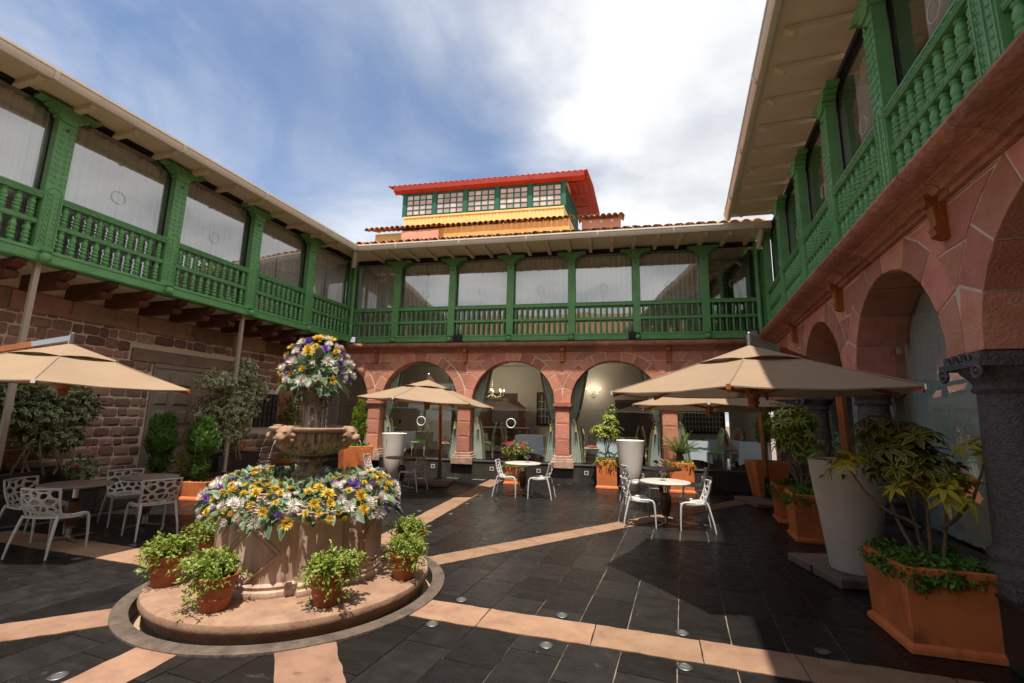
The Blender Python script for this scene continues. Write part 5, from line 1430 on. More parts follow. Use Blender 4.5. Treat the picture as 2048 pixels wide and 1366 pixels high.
# ------------------------------------------------------------------ cantilever umbrellas
def umbrella(apex, R, ph, tx, ty, drop, foot, footz, label, arm_back=True, bend=0.0):
    t = thing('cantilever_umbrella', label, 'umbrella', (apex[0], apex[1], 0), 0, 'beige cantilever umbrellas'); az = apex[2]
    corner = [Vector((R * math.cos(ph + k * math.pi / 3), R * math.sin(ph + k * math.pi / 3), 0)) for k in range(6)]
    for c in corner: c.z = az - drop + tx * c.x + ty * c.y
    top = Vector((0, 0, az))
    def surf(k, u, q, lift=0):     # panel k, u across 0..1, q from centre 0..1
        a, b = corner[k], corner[(k + 1) % 6]; e = a.lerp(b, u); p = top.lerp(e, q); sag = .045 * math.sin(math.pi * u) * q + .004 * math.sin(u * 17 + q * 9 + k) * q
        p.z -= sag * (1 if q < .99 else .6); p.z -= .015 * math.sin(math.pi * q) ; d = Vector((-e.x, -e.y, 0)).normalized(); p += d * (.03 * math.sin(math.pi * u) * q); p.z += lift; return p
    vs = []; fs = []; nu, nq = 8, 8
    for k in range(6):
        o = len(vs)
        for i in range(nq + 1):
            q = .30 + .70 * i / nq
            for j in range(nu + 1): vs.append(surf(k, j / nu, q))
        for j in range(nu + 1): p = surf(k, j / nu, 1.0); vs.append(p + Vector((0, 0, -.012)))
        m = nu + 1
        for i in range(nq + 1):
            for j in range(nu): fs.append((o + i * m + j, o + i * m + j + 1, o + (i + 1) * m + j + 1, o + (i + 1) * m + j))
    MB().add(vs, fs).build('canopy', 'canvas', t, smooth=25)
    vs = []; fs = []
    for k in range(6):
        o = len(vs)
        for i in range(5):
            q = .0 + .37 * i / 4
            for j in range(nu + 1): vs.append(surf(k, j / nu, q, .012 + .045 * (q / .37) * math.sin(math.pi * j / nu) ** 1))
        for i in range(4):
            for j in range(nu): fs.append((o + i * m + j, o + i * m + j + 1, o + (i + 1) * m + j + 1, o + (i + 1) * m + j))
    MB().add(vs, fs).build('vent_flap', 'canvas', t, smooth=25)
    for k in range(6):
        MB().tube([surf(k, 0, .30 + .1 * i, .003) for i in range(8)], .007, 5).build('seam', 'canvas', t)
    hub = Vector((0, 0, az - drop - .02))
    for k in range(6):
        rb = MB().bar(Vector((0, 0, az - .10)), corner[k] + Vector((0, 0, -.045)) - Vector((corner[k].x, corner[k].y, 0)) * .01, .028, .036).build('rib', 'orange_wood', t)
        p = Vector((0, 0, az - .05)).lerp(corner[k], .52) + Vector((0, 0, -.085)); MB().bar(hub, p, .03, .038).build('strut', 'orange_wood', rb)
        d = Vector((corner[k].x, corner[k].y, 0)).normalized(); M = Matrix.Translation(corner[k] + d * .005) @ Matrix.Rotation(math.atan2(d.y, d.x), 4, 'Z')
        MB().box(-.008, .006, -.018, .018, -.035, .012, M).build('corner_tab', 'sign_white' if k % 2 else 'orange_wood', rb)
    MB().lathe([(.04, -.16), (.05, -.15), (.05, -.12), (.062, -.115), (.062, -.08), (.05, -.075), (.06, -.06), (.075, -.02), (.085, .03), (.05, .045)], 16, hub).build('hub', 'orange_wood', t, smooth=40)
    MB().tube([(0, 0, az - .55), (0, 0, az + .02)], .02, 10).build('mast', 'steel_dark', t)
    f = Vector((foot[0] - apex[0], foot[1] - apex[1], footz)); d = Vector((f.x, f.y, 0)).normalized()
    pt = Vector((f.x, f.y, 0)) + d * (.12) + Vector((0, 0, az - .22)); pt = Vector((f.x * (1 - .05) , f.y * (1 - .05), az - .20))
    if bend: pt = Vector((f.x * .80, f.y * .80, az - .12))
    MB().bar(f + Vector((0, 0, .45)) + (pt - f) * .0, pt, .085, .085).build('pole', 'orange_wood', t, bevel=.006)
    MB().bar(f, f + Vector((0, 0, .46)), .09, .09).box(f.x - .09, f.x + .09, f.y - .09, f.y + .09, footz, footz + .02).build('pole_foot', 'steel_dark', t)
    ae = Vector((0, 0, az + .085)); ao = pt + d * .10 + Vector((0, 0, -.02)); s = ae.lerp(ao, .28)
    MB().bar(ao, s, .055, .085).build('arm', 'orange_wood', t, bevel=.006)
    mb = MB().bar(s, ae, .06, .07); mb.tube([(0, 0, az - .02), (0, 0, az + .14)], .032, 12); mb.ball((0, 0, az + .145), .022, 8, 5); mb.build('arm_bracket', 'steel', t)
    return t
umbrella((1.64, 5.63, 2.64), 1.58, 2.22, .014, .020, .529, (3.02, 6.66), .10, 'large beige umbrella nearest at the right, its pole behind the white pot')
umbrella((-4.19, 10.38, 2.63), 1.599, 3.595, -.054, -.013, .523, (-4.50, 12.30), .09, 'beige umbrella in the middle of the court above the brown table', bend=1)
umbrella((-7.13, 4.80, 2.62), 1.595, .307, -.036, .002, .526, (-9.25, 4.65), .42, 'beige umbrella cut by the left edge, above the tables by the stone wall')
umbrella((2.02, 9.75, 2.56), 1.58, 3.46, -.01, -.02, .50, (3.62, 11.85), .09, 'beige umbrella seen edge-on behind the large right one')
def slabs(cx, cy, rz, label, n=2, s=.52, hh=.085):
    t = thing('umbrella_weight', label, 'umbrella weight', (cx, cy, 0), rad(rz), 'stone bases of the umbrellas'); r = random.Random(int(cx * 10))
    for i in range(n):
        for j in range(n):
            MB().box((i - n / 2) * s + .01, (i - n / 2 + 1) * s - .01, (j - n / 2) * s + .01, (j - n / 2 + 1) * s - .01, 0, hh + r.uniform(-.008, .004)).build('stone_slab', 'slab_grey', t, bevel=.012)
    MB().bar((-s, 0, hh * .5), (s, 0, hh * .5), .018, hh * .9).bar((0, -s, hh * .5), (0, s, hh * .5), .018, hh * .85).build('base_cross', 'steel_dark', t)
slabs(-4.55, 11.85, 8, 'grey stone slab base of the middle umbrella by the terrace step')
slabs(3.52, 11.55, 12, 'stone slab base beside the tapered orange planter at the right')
slabs(2.93, 6.55, 9, 'stone slab base under the large white pot at the right', s=.54, hh=.10)
slabs(-9.15, 4.65, 6, 'stone slab base of the left umbrella on the terrace', s=.45)
bpy.data.objects['umbrella_weight.003'].location.z = .42

# ------------------------------------------------------------------ planters
def planter(x, y, rz, w0, w1, h, label, plinth=True, m='orange', d0=None, d1=None, z=0):
    t = thing('planter', label, 'planter', (x, y, z), rad(rz), 'orange planters'); d0 = d0 or w0; d1 = d1 or w1; q = .045
    vs = []; n = []
    for hx, hy, zz_ in ((w0 / 2, d0 / 2, .06 if plinth else 0), (w1 / 2, d1 / 2, h), (w1 / 2 - q, d1 / 2 - q, h), (w1 / 2 - q, d1 / 2 - q, h - .07)):
        vs += [(-hx, -hy, zz_), (hx, -hy, zz_), (hx, hy, zz_), (-hx, hy, zz_)]
    fs = [(3, 2, 1, 0)] + [(4 * a + i, 4 * a + (i + 1) % 4, 4 * a + 4 + (i + 1) % 4, 4 * a + 4 + i) for a in range(3) for i in range(4)]
    MB().add(vs, fs).build('box', m, t, bevel=.007)
    if plinth: MB().frustum((w0 / 2 + .035, d0 / 2 + .035), (w0 / 2 + .03, d0 / 2 + .03), 0, .045).frustum((w0 / 2 + .03, d0 / 2 + .03), (w0 / 2 - .002, d0 / 2 - .002), .0452, .075).build('plinth', m, t, bevel=.006)
    MB().box(-w1 / 2 + q, w1 / 2 - q, -d1 / 2 + q, d1 / 2 - q, h - .069, h - .035).build('soil', 'soil', t)
    return t
def cover(parent, w_, d_, z, seed, m='cover_leaf', n=900, spill=0.0, L=.045, high=.07):
    r = random.Random(seed); mb = LB()
    for _ in range(n):
        x = r.uniform(-.5, .5) * (w_ + spill); y = r.uniform(-.5, .5) * (d_ + spill); hh = high * (.6 + .8 * noise.noise(Vector((x * 4, y * 4, seed)))) * r.random() ** .4
        o = max(abs(x) - w_ / 2 + .03, abs(y) - d_ / 2 + .03, 0); zz_ = z + hh - o * 1.5
        d = rdir(r) + Vector((x, y, .4)); leaf_add(mb, Vector((x, y, zz_)), d, Vector((0, 0, 1)) + rdir(r) * .6, L * r.uniform(.6, 1.2), L * .6, 3, .2, .3, r.random())
    return struct(mb.build('ground_cover', m, parent, smooth=180), 'stuff')
P1 = planter(2.73, 4.83, -4, .68, .72, .64, 'large orange planter at the right front with gold-leaved shrub and trailing green cover')
cover(P1, .66, .66, .60, 1, n=3600, spill=.10, L=.040, high=.13)
crown([(-.25, -.36, .54, .14, .06, .13), (-.05, -.37, .58, .16, .06, .08), (-.36, .0, .58, .06, .2, .09)], 420, .042, .028, 61, shell=.2).build('trailing_cover', 'cover_leaf', P1, smooth=180)['kind'] = 'stuff'
P2 = planter(3.20, 8.32, -9, .62, .68, .70, 'orange planter behind the large white pot, with tufted green cover'); cover(P2, .62, .62, .66, 2, n=1500, spill=.2, L=.05, high=.12)
P3 = planter(3.42, 9.72, -9, .60, .66, .66, 'orange planter between the white pot and the tapered one, spilling green'); cover(P3, .60, .60, .62, 3, n=1200, spill=.2, L=.05, high=.12)
P4 = planter(3.88, 12.62, 3, .56, .80, .86, 'tapered orange planter at the right end of the terrace with a yellow-green conifer', False); cover(P4, .72, .72, .80, 4, n=500, L=.05, high=.06)
P5 = planter(1.88, 12.85, 0, .58, .60, .74, 'orange planter with a small palm, behind the shaded table'); cover(P5, .56, .56, .72, 5, 'lime_leaf', 700, .10, .05, .07)
P6 = planter(.02, 12.92, -2, .52, .54, .72, 'orange planter left of the tall white pot, with lime cover and variegated shrub'); cover(P6, .52, .52, .70, 6, 'lime_leaf', 900, .12, .05, .09)
P7 = planter(-2.47, 12.80, 0, .50, .52, .56, 'orange planter with pink flowering bush behind the middle table'); cover(P7, .50, .50, .54, 7, 'cover_leaf', 900, .14, .06, .12)
P8 = planter(-7.05, 12.25, 42, .74, .80, .90, 'tall orange planter right of the fountain bowl with bright yellow conifer', False); cover(P8, .66, .66, .84, 8, 'cover_leaf', 500, 0, .07, .12)
P9 = planter(-8.90, 11.9, -4, .62, .68, .50, 'orange planter behind the fountain stem with lime ground cover', False); cover(P9, .62, .62, .46, 9, 'lime_leaf', 700, .05, .06, .09)
P10 = planter(-8.52, 8.25, 8, 1.15, 1.25, .36, 'long low orange planter by the left terrace holding a dark conifer and a rose', d0=.5, d1=.55); cover(P10, 1.1, .45, .30, 10, 'ivy_shade', 200, 0, .05, .04)
tr = planter(-8.88, 9.72, 6.1, .50, .58, .36, 'dark granite trough on the left terrace holding the big variegated ivy', False, 'granite', 1.4, 1.55, .42); tr['group'] = 'dark planters by the wall'
tr2 = planter(-9.55, 6.05, 6.1, .55, .6, .30, 'dark granite trough below the ivy at the far left', False, 'granite', 1.7, 1.8, .42); tr2['group'] = 'dark planters by the wall'
def round_pot(x, y, z, r0, r1, h, label):
    t = thing('tall_pot', label, 'planter', (x, y, z), 0, 'tall white pots')
    MB().lathe([(r0 - .01, 0), (r0, .012), (r0 + (r1 - r0) * .45, h * .45), (r0 + (r1 - r0) * .80, h * .75), (r1, h - .03), (r1 + .004, h - .01), (r1 - .012, h), (r1 - .03, h - .01), (r1 - .04, h - .10), (.02, h - .11)], 56).build('body', 'white_pot', t, smooth=60)
    return t
W1 = round_pot(-6.02, 12.55, 0, .22, .355, 1.27, 'tall white pot left of the middle umbrella with a small yellow plant')
W2 = round_pot(.62, 12.55, 0, .22, .36, 1.27, 'tall white pot beside the orange planter in the middle of the terrace')
W3 = round_pot(2.84, 6.38, .10, .25, .385, 1.25, 'large white pot in shade at the right, filled with a dark succulent')
def agave(x, y, z, seed, m, n, L, lab):
    r = random.Random(seed); mb = LB()
    for k in range(n):
        a = r.random() * 6.28; d = Vector((math.cos(a), math.sin(a), r.uniform(.2, 1.1))); leaf_add(mb, Vector((math.cos(a) * .04, math.sin(a) * .04, 0)), d, Vector((0, 0, 1)), L * r.uniform(.6, 1.1), L * .16, 5, .3, r.uniform(.2, .7), r.random())
    o = mb.build('rosette_plant', m, None, (x, y, z), smooth=180); tag(o, lab, 'plant', 'plants in the tall white pots')
agave(-6.02, 12.55, 1.16, 1, 'agave', 11, .30, 'small yellow rosette plant in the white pot by the middle umbrella')
agave(.62, 12.55, 1.16, 2, 'agave', 11, .32, 'small yellow rosette plant in the white pot in the middle of the terrace')
agave(2.84, 6.38, 1.24, 3, 'succulent', 34, .42, 'dark brown succulent hanging over the rim of the large white pot')

# ------------------------------------------------------------------ shrubs and small trees in the planters
def shrub(name, label, cat, loc, grp=None): return thing(name, label, cat, loc, 0, grp)
r = random.Random(77)
t = shrub('ivy_shrub', 'big cream-edged ivy on a frame beside the panelled door', 'shrub', (-8.85, 9.40, .74), 'ivy shrubs along the left wall')
crown([(.2, -.02, 1.15, .55, .62, .62), (.2, -.55, 1.72, .42, .62, .26), (.28, .12, 2.05, .28, .34, .36), (.2, .50, 1.55, .40, .50, .42), (.15, -.05, .62, .42, .45, .45), (.1, .1, .25, .22, .25, .25), (.0, -.50, 1.05, .3, .35, .3)], 3900, .092, .078, 21, up=.5, seg=4, fold=.35, droop=.35, shell=.35).build('crown', 'ivy_leaf', t, smooth=180)
stems([curve((.0 + .08 * k, .03 * k, -.08), (r.uniform(-.2, .2), r.uniform(-.4, .4), 1.5), (r.uniform(-.08, .08), r.uniform(-.1, .1), 0), 8, r) for k in range(6)], .022, .008, 'stem', 'bark_pale', t)
t = shrub('ivy_shrub', 'dark ivy with pale leaf edges at the far left under the umbrella', 'shrub', (-9.45, 6.05, .70), 'ivy shrubs along the left wall')
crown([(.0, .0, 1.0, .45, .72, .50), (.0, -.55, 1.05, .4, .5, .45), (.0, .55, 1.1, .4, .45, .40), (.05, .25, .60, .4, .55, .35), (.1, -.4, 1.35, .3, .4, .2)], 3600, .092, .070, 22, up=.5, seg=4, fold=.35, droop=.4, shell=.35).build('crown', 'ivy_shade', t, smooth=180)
stems([curve((.05 * k, .12 * (k - 3), -.05), (r.uniform(-.2, .2), r.uniform(-.7, .7), 1.0), (r.uniform(-.1, .2), r.uniform(-.2, .2), 0), 8, r) for k in range(8)], .020, .008, 'stem', 'bark_pale', t)
t = shrub('red_flower_plant', 'small dark bush with red flowers beside the ivy at the far left', 'shrub', (-8.95, 6.55, .42))
crown([(0, 0, .30, .22, .25, .26)], 300, .08, .05, 23).build('foliage', 'ivy_shade', t, smooth=180)
for k in range(6): inst(r.choice(FLW['p']), 'red_flower', t, (r.uniform(-.1, .2), r.uniform(-.2, .3), r.uniform(.35, .7)), (r.random(), 0, 0), (.1,) * 3)
FR_RED = statice(9).mesh('flower_head', 'petal_pink')
for o in kids(t):
    if o.name.startswith('red_flower'): o.data = FR_RED
t = shrub('conifer', 'dark green conifer left of the panelled door, nearer the left tables', 'conifer', (-9.05, 8.05, .42), 'dark conifers at the left')
CB = [(0, 0, .70, .30, .32, .44), (.03, .06, 1.10, .17, .17, .22), (-.05, -.14, 1.02, .13, .13, .26), (0, 0, .28, .19, .2, .34)]
conifer(CB, 2400, 31, .10).build('crown', 'conifer_dark', t); stems([[(0, 0, -.2), (0, 0, .5)]], .03, .02, 'trunk', 'bark', t)
t = shrub('conifer', 'dark green conifer in the long low orange planter', 'conifer', (-8.30, 8.28, .32), 'dark conifers at the left')
conifer([(0, 0, .80, .33, .33, .42), (.02, -.02, 1.12, .20, .20, .24), (.02, 0, .30, .20, .2, .36)], 2500, 32, .10).build('crown', 'conifer_dark', t); stems([[(0, 0, -.05), (0, 0, .5)]], .03, .02, 'trunk', 'bark', t)
t = shrub('rose_bush', 'thin rose bush with pink blooms between the two dark conifers', 'shrub', (-8.72, 8.22, .30))
stems([curve((0, 0, 0), (r.uniform(-.18, .18), r.uniform(-.2, .2), r.uniform(.4, .72)), (.03, .03, 0), 5, r) for k in range(9)], .008, .003, 'stem', 'bark_pale', t, 5)
crown([(0, 0, .42, .22, .24, .34)], 240, .055, .03, 33, shell=.2).build('foliage', 'lime_leaf', t, smooth=180)
for k in range(7): inst(FR_RED, 'rose', t, (r.uniform(-.2, .2), r.uniform(-.2, .2), r.uniform(.3, .72)), (r.random(), 0, 0), (.075,) * 3)
t = shrub('conifer', 'bright yellow-green conifer in the tall orange planter right of the fountain', 'conifer', (-7.05, 12.30, .86))
conifer([(0, 0, .45, .26, .26, .42), (.0, 0, .85, .19, .19, .32), (.03, 0, 1.16, .11, .11, .22)], 1500, 34, .10).build('crown', 'conifer_bright', t); stems([[(0, 0, -.04), (0, 0, .5)]], .03, .02, 'trunk', 'bark', t)
t = shrub('conifer', 'rounded yellow-green conifer in the tapered planter at the right', 'conifer', (3.88, 12.62, .82))
conifer([(0, 0, .78, .24, .24, .44), (.0, 0, 1.08, .18, .18, .30)], 1900, 35, .085).build('crown', 'conifer_bright', t); stems([curve((0, 0, -.04), (.03, 0, .6), (.02, 0, 0), 4)], .025, .018, 'trunk', 'bark_pale', t)
t = shrub('leafy_shrub', 'light green shrub standing behind the upper fountain stem', 'shrub', (-9.1, 11.95, .46))
crown([(0, 0, 1.05, .34, .4, .55), (.25, .1, .75, .28, .3, .36), (-.05, 0, 1.55, .25, .3, .32)], 620, .115, .055, 36, seg=4).build('crown', 'bush_leaf', t, smooth=180)
stems([curve((0, 0, -.05), (r.uniform(-.2, .3), r.uniform(-.2, .2), 1.2), (.04, .04, 0), 6, r) for k in range(5)], .016, .006, 'stem', 'bark_pale', t)
def schefflera(loc, tips, trunks, seed, label, L, Wd_, mats, per=7):
    t = shrub('umbrella_shrub', label, 'shrub', loc, 'umbrella shrubs in planters'); r = random.Random(seed)
    for m, tp in zip(mats, tips):
        for (x, y, z, rx, ry, rz_, n) in tp:
            mb = LB()
            for _ in range(n):
                u = rdir(r); q = .55 + .5 * r.random(); p = Vector((x + u.x * rx * q, y + u.y * ry * q, z + u.z * rz_ * q))
                whorl(mb, p, u * .8 + Vector((0, 0, .9)) + rdir(r) * .3, r, L * r.uniform(.75, 1.2), Wd_, per, None, r.uniform(.2, .7))
            mb.build('leaf_whorls', m, t, smooth=180)
    stems(trunks, .017, .007, 'stem', 'bark_pale', t); return t
# big one at the right front: dark crown, golden side branches
lc = (2.73, 4.83, .60)
T_ = [curve((-.05, .0, -.02), (-.30, .02, .75), (-.03, 0, 0), 6, r), curve((.02, .05, -.02), (.02, .10, .95), (.04, 0, 0), 6, r), curve((.10, .0, -.02), (.18, .0, .70), (.02, 0, 0), 6, r), curve((.05, .1, -.02), (-.15, .2, 1.0), (0, 0, .02), 6, r),
      curve((-.06, -.02, .30), (-.62, -.08, .82), (-.05, 0, -.06), 6, r), curve((.12, 0, .3), (.50, -.02, .95), (.06, 0, -.08), 6, r)]
schefflera(lc, [[(-.10, .10, 1.03, .32, .30, .19, 60), (-.02, .05, .80, .38, .30, .20, 70), (-.22, .1, 1.15, .16, .14, .10, 14)], [(-.64, -.10, .84, .14, .12, .09, 7), (.46, -.04, 1.00, .15, .10, .09, 7), (.16, -.18, .66, .22, .12, .12, 10), (-.20, -.16, .70, .16, .10, .10, 5)]], T_, 41, 'large gold-edged umbrella shrub in the big planter at the right front', .125, .042, ['scheff_dark', 'scheff_gold'])
schefflera((3.22, 8.75, .64), [[(-.05, .1, 1.12, .42, .42, .36, 140), (.05, .1, .78, .40, .40, .28, 80)], [(-.15, -.1, 1.25, .36, .34, .28, 30)]], [curve((0, 0, 0), (r.uniform(-.25, .2), r.uniform(-.1, .3), .95), (r.uniform(-.06, .06), 0, 0), 6, r) for k in range(6)], 42, 'yellow-flecked umbrella shrub behind the large white pot', .125, .036, ['scheff_leaf', 'lime_leaf'])
schefflera((.02, 12.92, .68), [[(.05, 0, .78, .36, .34, .24, 50), (.12, 0, 1.18, .20, .2, .20, 18), (.15, 0, 1.42, .07, .07, .14, 6)], [(-.1, -.15, .80, .34, .25, .22, 36), (.1, -.1, 1.1, .22, .2, .25, 16)]], [curve((-.1 + .08 * k, 0, 0), (r.uniform(-.15, .25), 0, .75), (r.uniform(-.03, .03), 0, 0), 5, r) for k in range(4)], 43, 'yellow variegated shrub left of the tall white pot in the middle', .12, .042, ['scheff_leaf', 'lime_leaf'], 6)
t = shrub('flowering_bush', 'bush with pink blossoms behind the white table in the middle', 'shrub', (-2.47, 12.80, .54))
crown([(0, 0, .38, .40, .34, .22), (-.2, 0, .32, .25, .25, .2), (.25, 0, .40, .24, .24, .2)], 560, .085, .038, 44, seg=3).build('crown', 'bush_leaf', t, smooth=180)
stems([curve((0, 0, -.02), (r.uniform(-.3, .3), r.uniform(-.2, .2), .42), (.02, 0, 0), 5, r) for k in range(7)], .010, .004, 'stem', 'bark', t)
for k in range(16): inst(FR_RED, 'pink_blossom', t, (r.uniform(-.38, .25), r.uniform(-.3, .1), r.uniform(.42, .62)), (r.random(), 0, 0), (.085,) * 3)
t = shrub('palm', 'small feathery palm in the orange planter behind the shaded table', 'palm', (1.88, 12.85, .72))
mb = MB(); mb.lathe([(.05, -.04), (.085, .02), (.10, .08), (.095, .16), (.06, .22)], 12); mb.build('trunk', 'bark', t, smooth=50)
for k in range(24):
    a = k * 2.4; el = .50 + .85 * ((k * 7) % 24) / 24; L = r.uniform(.55, .82); d = Vector((math.cos(a) * math.cos(el), math.sin(a) * math.cos(el), math.sin(el)))
    pts = [Vector((0, 0, .18)) + d * (L * q / 9) - Vector((0, 0, .22)) * (q / 9) ** 2 * (1.2 - el * .6) for q in range(10)]
    mb = LB(); sd = d.cross(Vector((0, 0, 1))).normalized()
    for q in range(1, 10):
        for s in (-1, 1):
            for m_ in (0, .5):
                p = pts[q - 1].lerp(pts[q], m_); leaf_add(mb, p, d * .9 + sd * s * .8 + Vector((0, 0, .2)), Vector((0, 0, 1)), .15 * (1.1 - abs(q / 9 - .5)), .016, 3, .3, .25, r.random())
    f = mb.build('frond', 'palm_leaf', t, smooth=180); MB().tube(pts, [.007 - .0005 * q for q in range(10)], 5).build('midrib', 'palm_leaf', f)
t = shrub('olive_shrub', 'grey-green shrub deep in the shade by the right arches, behind the white pot', 'shrub', (3.35, 7.35, 0))
crown([(0, 0, 1.45, .26, .34, .34)], 420, .07, .022, 46).build('crown', 'euca_leaf', t, smooth=180); stems([curve((0, 0, 0), (.0, .05, 1.4), (.02, 0, 0), 5, r)], .02, .012, 'trunk', 'bark', t)
MB().lathe([(.16, 0), (.20, .35), (.19, .36), (.02, .34)], 24).build('pot', 'terracotta', t, smooth=40)

# ------------------------------------------------------------------ dining room seen through the arches
def dining_chair(label, m):
    t = thing('dining_chair', label, 'chair', group='oval-backed dining chairs')
    Mb = Matrix.Translation((-.22, 0, .80)) @ Matrix.Rotation(rad(-12), 4, 'Y') @ Matrix.Rotation(rad(90), 4, 'Y') @ Matrix.Rotation(rad(90), 4, 'Z')
    mb = MB(); mb.torus(.225, .022, Mb, 28, 8, 0, None, 1.0, 1.32); mb.build('back_frame', 'gilt', t, smooth=180)
    mb = MB(); mb.torus(.145, .014, Mb, 24, 6, 0, None, .9, 1.35); mb.build('inner_frame', 'gilt', t, smooth=180)
    mb = MB(); mb.lathe([(.01, -.02), (.10, -.018), (.135, 0), (.10, .018), (.01, .02)], 20, M=Mb @ Matrix.Diagonal((.95, 1.35, 1, 1))); mb.build('back_pad', m, t, smooth=60)
    MB().box(-.23, .23, -.235, .235, .40, .455).build('seat_frame', 'gilt', t, bevel=.02)
    MB().ball((0, 0, .462), .24, 18, 8, (1, 1, .24)).build('cushion', m, t, smooth=180)
    for x in (-.20, .20):
        for y in (-.20, .20): MB().lathe([(.012, 0), (.018, .05), (.02, .20), (.026, .30), (.02, .31), (.03, .33), (.024, .40)], 10, (x, y, 0)).build('leg', 'gilt', t, smooth=50)
    for s in (-1, 1): MB().tube([(-.20, s * .16, .44), (-.215, s * .19, .55), (-.22, s * .20, .64)], .016, 6).build('back_post', 'gilt', t)
    return t
def cloth(w_, d_, h, seed):
    r = random.Random(seed); n = 40; rows = 8; vs = []; fs = []
    per = [(-w_ / 2 + w_ * k / 10, -d_ / 2) for k in range(10)] + [(w_ / 2, -d_ / 2 + d_ * k / 10) for k in range(10)] + [(w_ / 2 - w_ * k / 10, d_ / 2) for k in range(10)] + [(-w_ / 2, d_ / 2 - d_ * k / 10) for k in range(10)]
    for j in range(rows + 1):
        q = j / rows
        for k, (x, y) in enumerate(per):
            cf = min(k % 10, 10 - k % 10) / 5; o = .015 + q * (.045 + .05 * (1 - cf) ** 2 + .025 * math.sin(k * 2.1 + seed)); l = math.hypot(x, y)
            vs.append((x + x / l * o, y + y / l * o, h - q * (.52 + .10 * (1 - cf) ** 2)))
    for j in range(rows):
        for k in range(n): fs.append((j * n + k, j * n + (k + 1) % n, (j + 1) * n + (k + 1) % n, (j + 1) * n + k))
    fs.append(tuple(range(n))[::-1]); return MB().add(vs, fs).mesh('tablecloth', 'cloth_blue', smooth=50)
def dining_table(x, y, w_, d_, label, clab, seed):
    t = thing('dining_table', label, 'table', (x, y, .51), 0, 'dining tables behind the arches')
    MB().box(-w_ / 2, w_ / 2, -d_ / 2, d_ / 2, .70, .735).build('tabletop', 'sideboard', t)
    for sx in (-1, 1):
        for sy in (-1, 1): MB().box(sx * (w_ / 2 - .06) - .025, sx * (w_ / 2 - .06) + .025, sy * (d_ / 2 - .06) - .025, sy * (d_ / 2 - .06) + .025, 0, .70).build('leg', 'sideboard', t)
    c = inst(cloth(w_, d_, .742, seed), 'tablecloth', None, (x, y, .51)); tag(c, clab, 'tablecloth', 'pale blue tablecloths')
    g = MB(); r = random.Random(seed)
    for _ in range(3): g.lathe([(.025, 0), (.006, .01), (.006, .07), (.03, .10), (.034, .15)], 10, (r.uniform(-.25, .25), r.uniform(-.2, .2), .0), cap=False)
    o = g.build('glassware', 'vase_glass', None, (x, y, 1.253), smooth=60); struct(tag(o, None, None), 'stuff')
dining_table(-6.85, 14.6, .8, .8, 'dining table in the left arch, behind the white pot', 'pale blue cloth on the dining table in the left arch', 1)
dining_table(-4.35, 14.9, .8, .8, 'dining table behind the second column', 'pale blue cloth partly hidden behind the second column', 2)
dining_table(-2.35, 14.75, .85, .85, 'dining table in the middle arch, right side', 'pale blue cloth with pointed corners in the middle arch, right side', 3)
dining_table(-.95, 14.9, .8, .8, 'dining table just right of the third column', 'pale blue cloth in shade just right of the third column', 4)
dining_table(.15, 14.5, .8, .8, 'dining table behind the yellow variegated shrub', 'pale blue cloth behind the yellow variegated shrub', 5)
dining_table(2.45, 14.4, .75, .8, 'dining table in the right arch beside the palm', 'pale blue cloth hanging in a point beside the palm', 6)
dining_table(3.45, 15.2, .8, .8, 'dining table in the right arch, deeper in the room', 'pale blue cloth deeper in the room between two oval chairs', 7)
dining_table(4.0, 14.3, .7, .8, 'dining table at the right end of the room', 'pale blue cloth at the right end of the room, behind the conifer', 8)
dg = dining_chair('oval-backed chair with bright green seat in the left arch', 'seat_green'); dg.location = (-5.98, 14.35, .51); dg.rotation_euler = (0, 0, rad(190))
dr_ = dining_chair('oval-backed chair with red seat beside the umbrella pole', 'seat_red'); dr_.location = (-5.02, 14.3, .51); dr_.rotation_euler = (0, 0, rad(8))
for p, x, y, a, lab in ((dg, -3.72, 14.4, 188, 'oval-backed chair with green seat just right of the second column'), (dr_, -3.1, 15.0, -8, 'oval-backed chair with dark red pad in the middle arch, behind the pink bush'),
        (dg, -1.62, 14.95, 180, 'green-seated oval chair half hidden by the curtain of the middle arch'), (dr_, -.45, 14.15, 10, 'red-seated oval chair just right of the third column'), (dr_, .75, 15.2, 170, 'oval chair deep in the room above the tall white pot'),
        (dg, 1.35, 14.3, -5, 'oval chair behind the left curtain of the right arch'), (dg, 2.98, 14.15, 185, 'bright green-seated oval chair right of the palm'), (dr_, 3.58, 14.2, 5, 'red-seated oval chair in the right arch beside the conifer'), (dr_, 3.9, 15.9, 200, 'oval chair at the back right of the room')):
    copy_tree(p, lab, (x, y, .51), rad(a))
t = thing('sideboard', 'dark wooden sideboard with drawers and a tall carved mirror', 'sideboard', (-3.75, 16.95, .51))
MB().box(-.95, .95, -.28, .28, .06, .90).build('body', 'sideboard', t, bevel=.01); MB().box(-1.0, 1.0, -.31, .31, .90, .93).build('top', 'marble', t)
for k in range(4):
    for z0, z1 in ((.12, .44), (.48, .66), (.70, .86)): d_ = MB().box(-.9 + k * .455, -.48 + k * .455, -.30, -.281, z0, z1).build('drawer', 'sideboard', t); MB().bar((-.74 + k * .455, -.31, (z0 + z1) / 2), (-.64 + k * .455, -.31, (z0 + z1) / 2), .012, .02).build('handle', 'gilt', d_)
MB().prism([(-.75, .95), (.75, .95), (.80, 1.2), (.70, 1.4), (.78, 1.65), (.5, 1.9), (.25, 1.85), (0, 2.05), (-.25, 1.85), (-.5, 1.9), (-.78, 1.65), (-.70, 1.4), (-.80, 1.2)], .18, .27, 'y').build('mirror_frame', 'sideboard', t)
